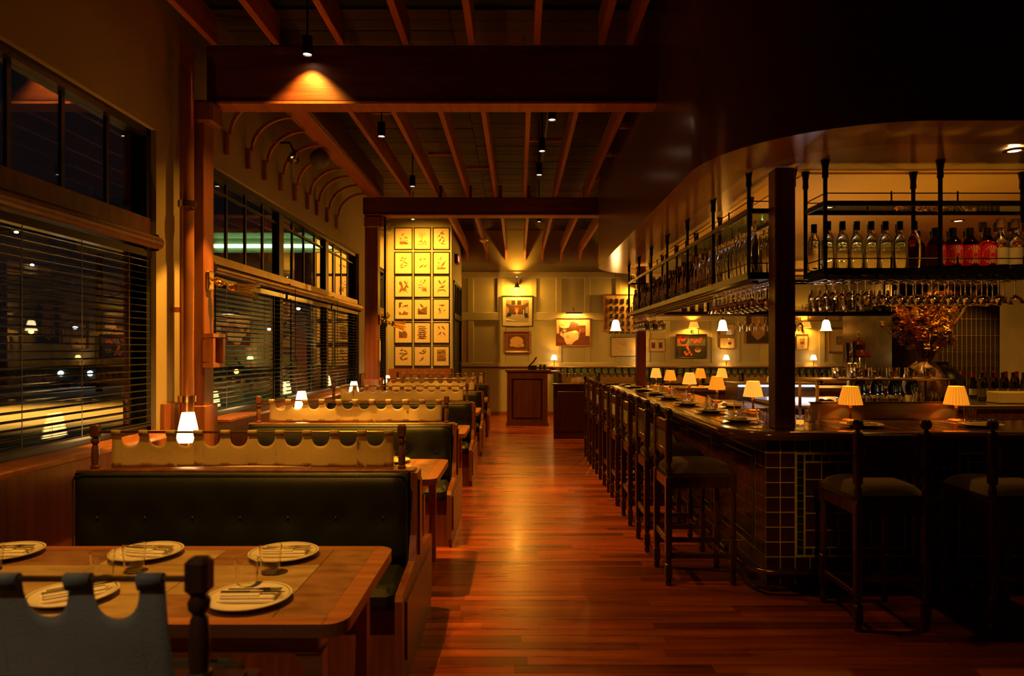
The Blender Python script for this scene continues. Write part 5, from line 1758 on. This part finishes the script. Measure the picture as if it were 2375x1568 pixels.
# spot sconces and picture light
def cone_sconce(loc, label, power):
    t = T('cone_sconce', label, 'sconce', loc)
    P('rose', MB().lathe([(.001, 0), (.045, 0), (.045, .02), (.001, .022)], seg=16, M=Matrix.Rotation(PI / 2, 4, 'X')), M_bronze, t, True)
    P('arm', MB().tube([(0, -.02, 0), (0, -.10, .03), (0, -.16, .02)], .009, 6), M_bronze, t, True)
    P('hood', MB().lathe([(.032, .14), (.020, .04), (.024, 0), (.075, -.11), (.070, -.11), (.02, -.005)], (0, -.17, .02), 18), M_bronze, t, True)
    P('bulb', MB().sphere((0, -.17, -.075), .022, 10, 6), M_bulbw, t, True)
    P('bulb', MB().sphere((0, -.17, .165), .012, 8, 5), M_bulbw, t, True)
    new_light('POINT', 'sconce_light', (0, -.17, -.11), power, WARM, .04, parent=t)
    new_light('SPOT', 'sconce_uplight', (0, -.17, .19), power * .55, WARM, .03, 120, (0, -.12, 1.2), .9, parent=t)
cone_sconce((PX(1199, 16.8), 16.86, PZ(660, 16.8)), 'small bronze cone sconce glowing above the framed interior photograph', 26)
cone_sconce((PX(1478, 16.8), 16.86, PZ(668, 16.8)), 'small bronze cone sconce above the niche relief, behind the shelf poles', 22)
t = T('picture_light', 'slim brass picture light above the still life painting', 'picture light', (PX(1331, 16.8), 16.86, PZ(727, 16.8)))
P('bracket', MB().cbox((0, -.01, .09), (.07, .02, .09), ch=.006).tube([(0, -.02, .09), (0, -.14, .08), (0, -.16, .01)], .008, 6), M_brass, t)
P('tube_hood', MB().cyl((-.20, -.16, 0), (.20, -.16, 0), .022, 12), M_bronze, t, True)
P('lamp_slot', MB().box(-.18, .18, -.168, -.152, -.026, -.020), M_bulbw, t)
new_light('AREA', 'picture_lamp', (0, -.15, -.03), 6, WARM, parent=t, sx=.36, sy=.02, aim=(0, .02, -.5))

# ============================================================ PICTURES
def ell(cx, cz, rx, rz, n=16, rot=0.0):
    return [(cx + rx * math.cos(2 * PI * k / n) * math.cos(rot) - rz * math.sin(2 * PI * k / n) * math.sin(rot),
             cz + rx * math.cos(2 * PI * k / n) * math.sin(rot) + rz * math.sin(2 * PI * k / n) * math.cos(rot)) for k in range(n)]
def rect(x0, x1, z0, z1):
    return [(x0, z0), (x1, z0), (x1, z1), (x0, z1)]
def art(polys, w, h, parent, y, name='picture'):
    """flat print: polygons in 0..1 picture space"""
    m = MB()
    for k, (pl, c) in enumerate(polys):
        yy = y - .00035 * (k + 1)
        m.add([((min(1, max(0, px)) - .5) * w, yy, (min(1, max(0, pz)) - .5) * h) for px, pz in pl], [tuple(range(len(pl)))], c)
    return P(name, m, M_art, parent)
def framed(x0, x1, z0, z1, Y, label, fmat, fw=.012, fd=.022, mat_c=None, matw=0.0, polys=None, bg=(.6, .5, .3), group=None, glass=True, liner=None, cat='picture'):
    w, h = x1 - x0, z1 - z0
    t = T('framed_picture', label, cat, ((x0 + x1) / 2, Y, (z0 + z1) / 2), group=group)
    m = MB()
    W_, H_ = w / 2, h / 2
    # mitred frame with a bevel towards the picture
    prof = [(0, 0), (0, -fd), (fw * .35, -fd * 1.1), (fw, -fd * .6), (fw, 0)]
    for (a, b) in [((-W_, -H_), (W_, -H_)), ((W_, -H_), (W_, H_)), ((W_, H_), (-W_, H_)), ((-W_, H_), (-W_, -H_))]:
        vs = []
        for (px, pz) in (a, b):
            sx = -1 if px > 0 else 1; sz = -1 if pz > 0 else 1
            for (o_, d_) in prof:
                vs.append((px + sx * o_, d_, pz + sz * o_))
        n_ = len(prof)
        m.add(vs, [(i, i + 1, n_ + i + 1, n_ + i) for i in range(n_ - 1)])
    P('frame', m, fmat, t)
    iw, ih = w - 2 * fw, h - 2 * fw
    if mat_c is not None:
        P('mat_board', MB().box(-iw / 2, iw / 2, -.006, -.001, -ih / 2, ih / 2), mat_c, t)
    if liner is not None:
        lw = liner[1]
        P('liner', MB().box(-iw / 2, iw / 2, -.012, -.001, -ih / 2, -ih / 2 + lw).box(-iw / 2, iw / 2, -.012, -.001, ih / 2 - lw, ih / 2).box(-iw / 2, -iw / 2 + lw, -.012, -.001, -ih / 2 + lw, ih / 2 - lw).box(iw / 2 - lw, iw / 2, -.012, -.001, -ih / 2 + lw, ih / 2 - lw), liner[0], t)
        iw -= 2 * lw; ih -= 2 * lw
    pw_, ph_ = iw - 2 * matw, ih - 2 * matw
    art([(rect(0, 1, 0, 1), bg)] + (polys or []), pw_, ph_, t, -.0065)
    if glass:
        P('glazing', MB().add([(-iw / 2, -.0125, -ih / 2), (iw / 2, -.0125, -ih / 2), (iw / 2, -.0125, ih / 2), (-iw / 2, -.0125, ih / 2)], [(0, 1, 2, 3)]), M_picg, t)
    return t
def bird(cx, cz, s, ang, flip=1, wing=False, c=(.16, .07, .03)):
    o = [(-1.0, -.02), (-.86, .10), (-.72, .20), (-.52, .22), (-.36, .12), (0, .16), (.35, .10), (.62, 0), (1.25, -.10), (1.22, -.22), (.60, -.16), (.25, -.24), (-.15, -.28), (-.5, -.18), (-.74, -.02), (-.86, .0)]
    if wing:
        o = o[:5] + [(-.2, .2), (.15, .75), (.35, .7), (.2, .15)] + o[6:]
    r = []
    for (x, z) in o:
        x *= flip
        z *= 1.45
        r.append((cx + 1.1 * s * (x * math.cos(ang) - z * math.sin(ang)), cz + 1.1 * s * .8 * (x * math.sin(ang) + z * math.cos(ang))))
    return (r, c)
def twig(x0, z0, x1, z1, w=.012, c=(.30, .15, .06)):
    dx, dz = x1 - x0, z1 - z0
    L = math.hypot(dx, dz) or 1
    nx, nz = -dz / L * w, dx / L * w
    return ([(x0 + nx, z0 + nz), (x1 + nx * .4, z1 + nz * .4), (x1 - nx * .4, z1 - nz * .4), (x0 - nx, z0 - nz)], c)
def mound(x0, x1, z0, z1, c, rnd):
    pts = [(x0, z0), (x1, z0)]
    for k in range(7):
        u = 1 - k / 6
        pts.append((x0 + (x1 - x0) * u, z0 + (z1 - z0) * (rnd.uniform(.55, 1) if 0 < k < 6 else .5)))
    return (pts, c)
D, Dm, Dl = (.10, .04, .018), (.24, .11, .045), (.42, .24, .10)
def leafs(rnd, n, x0, x1, z0, z1, c, s=.03):
    o = []
    for _ in range(n):
        a = rnd.uniform(0, PI)
        o.append((ell(rnd.uniform(x0, x1), rnd.uniform(z0, z1), s, s * .35, 8, a), c))
    return o
def bird_print(k):
    r = random.Random(k * 7 + 3)
    L = []
    if k == 0: L = [mound(.26, .78, .22, .40, Dm, r)] + leafs(r, 22, .28, .76, .22, .42, D) + [bird(.44, .70, .10, .9), bird(.34, .50, .08, -.6), bird(.66, .55, .11, -.5, -1), twig(.5, .3, .6, .62)]
    elif k == 1: L = leafs(r, 34, .30, .70, .55, .82, Dl, .035) + [bird(.38, .38, .12, 1.0, 1, c=Dm), bird(.52, .32, .10, -.8, 1, c=Dm), bird(.70, .34, .12, -.9, 1, c=Dm), twig(.48, .4, .52, .8, c=Dl), mound(.24, .8, .20, .26, Dl, r)]
    elif k == 2: L = [bird(.56, .76, .15, -.1, 1, True), bird(.36, .64, .12, .6, -1), bird(.60, .56, .13, -.6), bird(.42, .44, .14, 1.1), bird(.64, .38, .12, .5, -1), bird(.60, .26, .14, 0, 1, c=Dm), twig(.34, .24, .38, .5)]
    elif k == 3: L = [bird(x, z, .10, a, f, c=Dm) for (x, z, a, f) in [(.42, .76, .6, 1), (.60, .72, 0, -1), (.36, .64, .2, 1), (.56, .56, -.4, 1), (.68, .50, -.5, 1), (.38, .42, .8, 1), (.62, .38, .1, -1), (.42, .30, .2, 1)]] + [twig(.3, .25, .6, .7, .008)]
    elif k == 4: L = [bird(.38, .70, .10, .8, c=Dm), bird(.64, .70, .10, -.2, -1, c=Dm), bird(.44, .36, .14, .7), bird(.68, .36, .13, .5, -1, c=Dm), twig(.26, .28, .5, .32), mound(.3, .5, .62, .66, Dl, r)]
    elif k == 5: L = [mound(.22, .76, .20, .32, Dm, r), bird(.45, .72, .11, 1.2, c=Dm), bird(.33, .52, .09, -.4), bird(.62, .46, .18, 1.0, 1), bird(.60, .28, .16, .05, 1, c=Dm)] + leafs(r, 14, .24, .5, .22, .42, Dm)
    elif k == 6: L = [([(.22, .18), (.36, .5), (.28, .75), (.4, .72), (.5, .4), (.66, .6), (.78, .82), (.7, .5), (.62, .3), (.8, .2), (.6, .26), (.4, .28)], Dm), bird(.30, .62, .14, -1.1), bird(.62, .68, .14, -.9, 1), bird(.74, .50, .13, -1.2, -1)] + leafs(r, 12, .25, .75, .2, .4, D)
    elif k == 7: L = [mound(.46, .78, .24, .52, Dl, r), bird(.66, .78, .09, -.5, 1, True), bird(.58, .68, .09, .4, -1), bird(.40, .74, .07, .9), bird(.30, .58, .07, .7), bird(.44, .56, .07, -.5), bird(.34, .44, .10, .1, c=Dm), bird(.62, .36, .11, .3), bird(.72, .30, .11, -.7)]
    elif k == 8: L = [bird(.42, .70, .17, -.8), bird(.68, .72, .13, .9, 1), bird(.56, .48, .18, .2, -1), ([(.24, .22), (.3, .34), (.7, .36), (.82, .24), (.76, .22), (.66, .3), (.36, .29), (.3, .22)], Dm), bird(.5, .32, .12, 0, c=Dm)]
    elif k == 9: L = [([(.22, .5), (.22, .84), (.46, .84), (.34, .74), (.34, .62), (.26, .58)], D), bird(.62, .68, .17, .05, -1), twig(.3, .56, .76, .64), twig(.74, .64, .80, .50, .02), ([(.22, .2), (.22, .38), (.32, .34), (.4, .24), (.56, .42), (.64, .34), (.80, .32), (.74, .2)], Dm)]
    elif k == 10: L = [([(.20, .22), (.20, .56), (.42, .46), (.72, .62), (.80, .64), (.80, .22)], Dm), ([(.20, .44), (.5, .34), (.8, .28), (.8, .22), (.2, .22)], D), bird(.48, .66, .18, -.75), twig(.44, .52, .78, .36, .02, D)]
    elif k == 11: L = [bird(.56, .70, .17, -.15, -1), twig(.40, .24, .64, .84, .018), bird(.40, .46, .15, -1.2), twig(.4, .36, .62, .24), twig(.28, .24, .5, .44), ([(.64, .42), (.74, .50), (.76, .44), (.70, .38)], Dm)]
    elif k == 12: L = [([(.22, .22), (.22, .58), (.4, .52), (.6, .6), (.74, .4), (.70, .22)], Dm), bird(.56, .76, .12, 1.2, -1), bird(.36, .70, .11, .6)] + leafs(r, 22, .24, .7, .24, .5, D)
    elif k == 13: L = [bird(.28 + .12 * (i % 4) + .04 * (i // 4 % 2), .80 - .082 * (i // 4 * 1.15), .09, r.uniform(-.6, .9), 1 if i % 2 else -1, c=D if i % 3 else Dm) for i in range(28)]
    elif k == 14: L = [bird(.36, .74, .12, -.9), bird(.64, .74, .15, -.7), bird(.40, .46, .14, .6, -1), bird(.70, .44, .13, -.8), twig(.22, .5, .34, .7, .008), twig(.5, .28, .5, .5)]
    elif k == 15: L = [bird(.40, .78, .12, .2, 1, True), bird(.62, .74, .12, -.4), bird(.36, .62, .13, .3), bird(.62, .60, .14, 0, -1), bird(.48, .52, .13, .6), bird(.38, .36, .15, -.8), bird(.62, .34, .15, .2, -1), twig(.3, .3, .7, .7)]
    elif k == 16: L = [bird(.56, .76, .14, .9), bird(.66, .70, .12, .6, -1), bird(.40, .64, .13, -.1), bird(.56, .62, .12, .3), bird(.48, .34, .15, .7, -1, c=Dm), twig(.30, .25, .5, .3, .01)]
    else: L = [(rect(.22, .80, .22, .82), Dl)] + [bird(.40, .66, .17, .1), bird(.66, .72, .12, -.6), bird(.44, .46, .15, -.1, -1, c=Dm), bird(.66, .34, .13, .1), ([(.22, .22), (.22, .38), (.5, .34), (.8, .4), (.8, .22)], Dm)] + leafs(r, 20, .25, .78, .25, .8, Dm)
    return L
desc = ['three birds over a grassy mound', 'pale foliage with birds below', 'six dark birds in flight', 'eight small brown birds', 'pairs of birds top and bottom', 'tall bird on a rocky mound',
        'birds on a thick forked trunk', 'small birds circling a hill', 'three black birds on low branches', 'bird on a branch above leaves', 'single bird on dark rock', 'birds on a bare crossing branch',
        'two birds above a shrubby bank', 'dense flock of tiny birds', 'four perched birds spaced apart', 'tangled group of dark birds', 'birds above one lone bird', 'full dark landscape of birds']
cols = [(915, 957), (960, 999.5), (1004, 1043)]
rows = [(528, 579.5), (584.5, 636.5), (638.5, 690), (692.5, 741.5), (746, 796.5), (800.5, 849.5)]
cn = ['left', 'middle', 'right']
rn = ['top', 'second', 'third', 'fourth', 'fifth', 'bottom']
YW = YV - .002
for r_, (a, b) in enumerate(rows):
    for c_, (x0, x1) in enumerate(cols):
        k = r_ * 3 + c_
        framed(PX(x0, YV), PX(x1, YV), PZ(b, YV), PZ(a, YV), YW, 'black-framed bird print with %s, %s row %s column' % (desc[k], rn[r_], cn[c_]), M_frame_k, .018, .026, None, .0, bird_print(k), (.80, .62, .38), 'framed bird prints')

# ---- back wall pictures
YP = YB - .05
def onwall(x0, x1, y0, y1, *a, **k):
    return framed(PX(x0, YP), PX(x1, YP), PZ(y1, YP), PZ(y0, YP), YP, *a, **k)
K = (.02, .012, .008)
interior = [(rect(0, 1, 0, 1), (.10, .05, .03)), ([(0, 0), (1, 0), (1, .18), (.75, .34), (.25, .34), (0, .2)], (.42, .36, .30)),
            ([(0, .85), (0, 1), (1, 1), (1, .9), (.72, .76), (.28, .76)], (.30, .19, .10)), (rect(.24, .40, .78, .98), (.03, .015, .01)), (rect(.50, .66, .78, .98), (.03, .015, .01)),
            (rect(.42, .47, .76, 1), (.55, .35, .15)), (rect(.70, .75, .78, 1), (.5, .32, .14)), (rect(.30, .72, .44, .70), (.16, .05, .02)), (rect(.38, .56, .46, .66), (.42, .12, .04)), (ell(.47, .5, .05, .1), (.65, .4, .22)),
            (rect(.75, .80, .34, .56), (.6, .48, .32)), ([(0, .3), (0, .72), (.12, .62), (.12, .36)], (.38, .30, .22)), ([(1, .25), (1, .72), (.86, .64), (.86, .36)], (.35, .28, .2)), (rect(.05, .22, .26, .42), K), (rect(.82, .96, .2, .4), K),
            ([(.44, .28), (.5, .30), (.52, .42), (.46, .42)], (.6, .5, .42)), ([(0, .1), (.4, .06), (.4, .08), (0, .15)], (.8, .75, .65))]
onwall(1164, 1236, 686, 757, 'square framed colour photograph of an ornate dining room in wide white mat', M_frame_k, .02, .03, M_plate, .085, interior, group=None)
shell = [(ell(.50, .56, .36, .34), (.62, .36, .10)), (ell(.50, .60, .32, .28), (.70, .44, .15)), (ell(.24, .30, .13, .12), (.66, .40, .12)), (ell(.80, .28, .10, .13), (.70, .42, .12)), (ell(.55, .20, .2, .08), (.60, .36, .12)), (ell(.42, .26, .12, .08), (.72, .48, .2))]
onwall(1168, 1229, 768, 819, 'small still life of pale gourds in heavy brown frame with gilt liner', M_woodf, .055, .06, None, 0, shell, (.14, .035, .02), glass=False, liner=(M_goldf, .04))
still = [(rect(0, 1, .0, .76), (.10, .02, .012)), (rect(0, 1, .76, 1), (.62, .48, .34)), (rect(.88, 1, .36, 1), (.62, .5, .36)), (rect(0, .08, .45, .78), (.5, .38, .26)), (rect(0, 1, 0, .2), (.13, .03, .02)),
         ([(.20, .46), (.24, .20), (.30, .04), (.46, .03), (.52, .13), (.66, .24), (.70, .46), (.58, .56), (.44, .54)], (.62, .48, .38)), (ell(.24, .72, .15, .075), (.66, .5, .36)), (ell(.24, .78, .12, .05), (.5, .36, .24)), (ell(.24, .56, .06, .06), (.4, .26, .14)),
         ([(.42, .58), (.41, .86), (.56, .88), (.60, .8), (.62, .58)], (.10, .03, .02)), (ell(.49, .86, .085, .04), (.40, .06, .04)), (ell(.61, .78, .05, .06), (.2, .05, .03)),
         (ell(.56, .50, .09, .07), (.72, .60, .42)), (ell(.34, .34, .06, .05), (.60, .30, .16)), ([(.68, .30), (.74, .58), (.70, .64), (.66, .42)], (.28, .11, .06)), ([(.14, .54), (.10, .40), (.22, .28), (.20, .42)], (.55, .42, .34)), (ell(.80, .56, .08, .10), (.16, .05, .03))]
onwall(1289, 1369, 738, 803, 'broad still life painting of jug, bowl and white cloth under the picture light', M_woodf, .018, .04, None, 0, still, (.12, .03, .02), glass=False)
# niche relief: recess shade and cast shadows painted as black blocks and wedges
t = onwall(1399, 1481, 683, 770, 'square wooden relief picture with a grid of small niches in painted shade', M_woodf, .02, .05, None, 0, [(rect(.0, 1, 0, .06), (.55, .33, .15)), ([(0, 0), (0, 1), (.1, .9), (.1, .08)], (.16, .07, .03))], (.46, .28, .13), glass=False)
w_, h_ = (1481 - 1399) * YP / 1583, (770 - 683) * YP / 1583
for r_ in range(5):
    for c_ in range(5):
        u, v = -w_ / 2 + .17 + c_ * .145, h_ / 2 - .17 - r_ * .185 + .04
        if v > -h_ / 2 + .05:
            P('niche', MB().prism([(u, v - .09), (u + .055, v - .09), (u + .055, v + .02), (u, v + .02)], 'Y', -.03, -.008).prism([(u - .05, v - .095), (u, v - .095), (u, v - .05)], 'Y', -.012, -.008), M_frame_k, t)
sk = [twig(.5 + .02 * k, .58, .3 + .07 * k + .05 * math.sin(k), .92, .004, Dm) for k in range(-2, 7)] + [twig(x, z, x + .09, z + .02, .006, D) for (x, z) in [(.15, .35), (.25, .42), (.5, .38), (.62, .5), (.7, .3), (.4, .2), (.2, .15), (.55, .24), (.75, .2), (.3, .28)]]
onwall(1416, 1476, 782, 827, 'pale sketch of birds over grasses in thin dark frame below the relief', M_frame_k, .014, .03, None, 0, sk, (.70, .58, .38))
onwall(1505, 1543, 786, 816, 'small frame holding two dark photographs side by side', M_woodf, .014, .03, None, 0, [(rect(.12, .38, .25, .75), Dm), (rect(.17, .33, .3, .62), D), (rect(.60, .86, .25, .75), Dm), (rect(.64, .8, .3, .66), D)], (.72, .60, .42))
O1, O2 = (.75, .10, .02), (.85, .20, .05)
fl_ = [(rect(.40, 1, .52, 1), (.12, .14, .17)), (rect(0, .38, .50, 1), (.40, .15, .04)), (rect(.38, .41, .4, 1), (.3, .3, .28))] + [(rect(0, .38, .54 + .1 * k, .575 + .1 * k), (.62, .30, .08)) for k in range(4)] + \
      [(ell(.24, .76, .14, .16), (.03, .04, .12))] + [(ell(x, z, .055, .07), O1) for (x, z) in [(.10, .92), (.20, .78), (.06, .76), (.27, .84), (.12, .86)]] + [(ell(x, z, .05, .06), O1) for (x, z) in [(.52, .80), (.62, .68), (.70, .76), (.84, .84), (.80, .70)]] + \
      [twig(.60, .3, .62, .66, .006, K), twig(.78, .3, .84, .8, .006, K), (ell(.73, .32, .11, .11), (.62, .52, .42)), (ell(.73, .38, .10, .07), (.2, .06, .03))] + [(ell(x, z, .045, .06), O2) for (x, z) in [(.36, .44), (.40, .34), (.28, .22), (.36, .14), (.44, .22), (.50, .12), (.32, .12)]] + [([(.16, .3), (.2, .5), (.28, .5), (.32, .3)], (.02, .03, .05))]
onwall(1567, 1639, 775, 831, 'dark framed painting of red flowers in two vases', M_frame_k, .03, .05, None, 0, fl_, (.04, .03, .022), glass=False)
onwall(1669, 1704, 752, 778, 'small framed sketch, upper of the stacked pair left of the portrait', M_woodf, .012, .03, None, 0, [(ell(.6, .5, .08, .12), Dl)], (.70, .58, .40))
onwall(1669, 1704, 784, 811, 'small framed drawing of a plant and letters, lower of the stacked pair', M_woodf, .012, .03, None, 0, [(ell(.68, .55, .12, .14), D), twig(.68, .2, .68, .5), twig(.25, .3, .25, .7, .01, Dm), twig(.35, .3, .35, .7, .01, Dm), twig(.22, .5, .38, .5, .01, Dm)], (.70, .58, .40))
por = [([(.22, .2), (.30, 1), (.42, 1), (.62, 1), (.74, 1), (.84, .2), (.5, .05)], (.42, .24, .10)), ([(.40, .2), (.46, .9), (.52, .9), (.60, .2)], (.50, .30, .14)), (ell(.55, .42, .06, .12), (.55, .2, .12)), ([(0, 0), (1, 0), (1, .12), (.8, .16), (.5, .04), (.2, .18), (0, .14)], (.03, .02, .015))]
onwall(1728, 1786, 700, 797, 'tall dark-framed portrait of a figure in a long tan robe', M_woodf, .035, .06, None, 0, por, (.06, .03, .018), glass=False)
onwall(1846, 1874, 775, 812, 'small white-matted print right of the dark post', M_woodf, .012, .03, None, 0, [(rect(.3, .75, .3, .75), Dl), (rect(.38, .66, .4, .5), D), (rect(.38, .66, .2, .24), D)], (.72, .62, .46))
onwall(1873, 1948, 706, 745, 'wide cream framed drawing partly hidden by the far shelf', M_frame_k, .014, .03, None, 0, [twig(.1, .3, .5, .5, .01, Dm), (ell(.75, .4, .12, .06), Dm), (rect(.55, .555, 0, 1), Dm)], (.60, .44, .26))
onwall(1919, 1974, 760, 820, 'gilt frame around a small grey square print', M_goldf, .05, .05, M_paper, .16, [(rect(.1, .9, .1, .9), (.25, .18, .12)), (ell(.5, .5, .25, .28), (.4, .3, .2))], (.40, .30, .20))
onwall(1990, 2055, 715, 778, 'dark framed painting with an orange glow, right of the gilt frame', M_woodf, .06, .06, None, 0, [(ell(.28, .45, .22, .3), (.45, .15, .05)), ([(.55, .2), (.6, .9), (.85, .95), (.92, .3)], (.10, .07, .04)), (ell(.7, .35, .14, .12), (.26, .2, .1))], (.10, .06, .035), glass=False)
onwall(2103, 2124, 772, 797, 'small framed print half hidden by the dried flowers, upper', M_woodf, .012, .03, None, 0, [(ell(.5, .5, .2, .2), Dl)], (.60, .48, .3))
onwall(2103, 2124, 804, 826, 'small framed print half hidden by the dried flowers, lower', M_woodf, .012, .03, None, 0, [(ell(.5, .5, .2, .2), Dl)], (.60, .48, .3))
# poster on the vestibule return wall
t = T('framed_picture', 'narrow orange panel on the return wall beyond the door', 'picture', (XV + .002, 16.78, 1.75))
P('frame', MB().cbox((.012, 0, 0), (.02, .14, .95), ch=.004), M_woodf, t)
P('picture', MB().box(.022, .024, -.045, .045, -.42, .42), pmat('orange_print', (.45, .14, .03), .6), t)

# exit sign
ex = T('exit_sign', 'red glowing EXIT sign high on the return wall by the door', 'sign', (XV, 15.15, 3.62), PI / 2)
P('housing', MB().cbox((0, -.04, 0), (.34, .07, .21), ch=.01), M_cap, ex)
fc = bpy.data.curves.new('exit_text', 'FONT'); fc.body = 'EXIT'; fc.size = .17; fc.extrude = .002; fc.align_x = 'CENTER'; fc.align_y = 'CENTER'
tmp = bpy.data.objects.new('lettering', fc); COL.objects.link(tmp)
bpy.context.view_layer.update()
me = bpy.data.meshes.new_from_object(tmp.evaluated_get(bpy.context.evaluated_depsgraph_get()))
bpy.data.objects.remove(tmp)
lt_ = bpy.data.objects.new('lettering', me); COL.objects.link(lt_); lt_.parent = ex
me.materials.clear(); me.materials.append(emat('exit_red', (1, .03, .02), 3.0))
lt_.rotation_euler = (PI / 2, 0, 0); lt_.location = (0, -.078, 0)
# green indicator under the soffit
t = tag(P('green_indicator', MB().sphere((0, 0, 0), .008, 8, 5), emat('green_led', (.1, 1, .15), 6)), 'tiny green indicator light beneath the bar soffit', 'indicator light')
t.location = (PX(1768, 6.2), 6.2, 2.79)
for i, (x, y) in enumerate(BARSPOTS):
    t = T('recessed_downlight', ['recessed downlight under the soffit right of the dark post', 'recessed downlight under the soffit near the right frame edge', 'recessed downlight under the soffit farther right', 'recessed downlight deep under the soffit behind the dark post', 'recessed downlight deep under the soffit above the vases', 'added downlight under the soffit, aimed to light the tiled pillar', 'recessed downlight in front of the near hanging shelf bottles'][i], 'downlight', (x, y, 2.80))
    P('bezel', MB().lathe([(.035, .012), (.06, .012), (.06, .004), (.040, .0), (.035, .008)], seg=18), M_brass, t, True)
    P('lamp_face', MB().lathe([(.001, .006), (.035, .006)], seg=16), M_bulb, t)
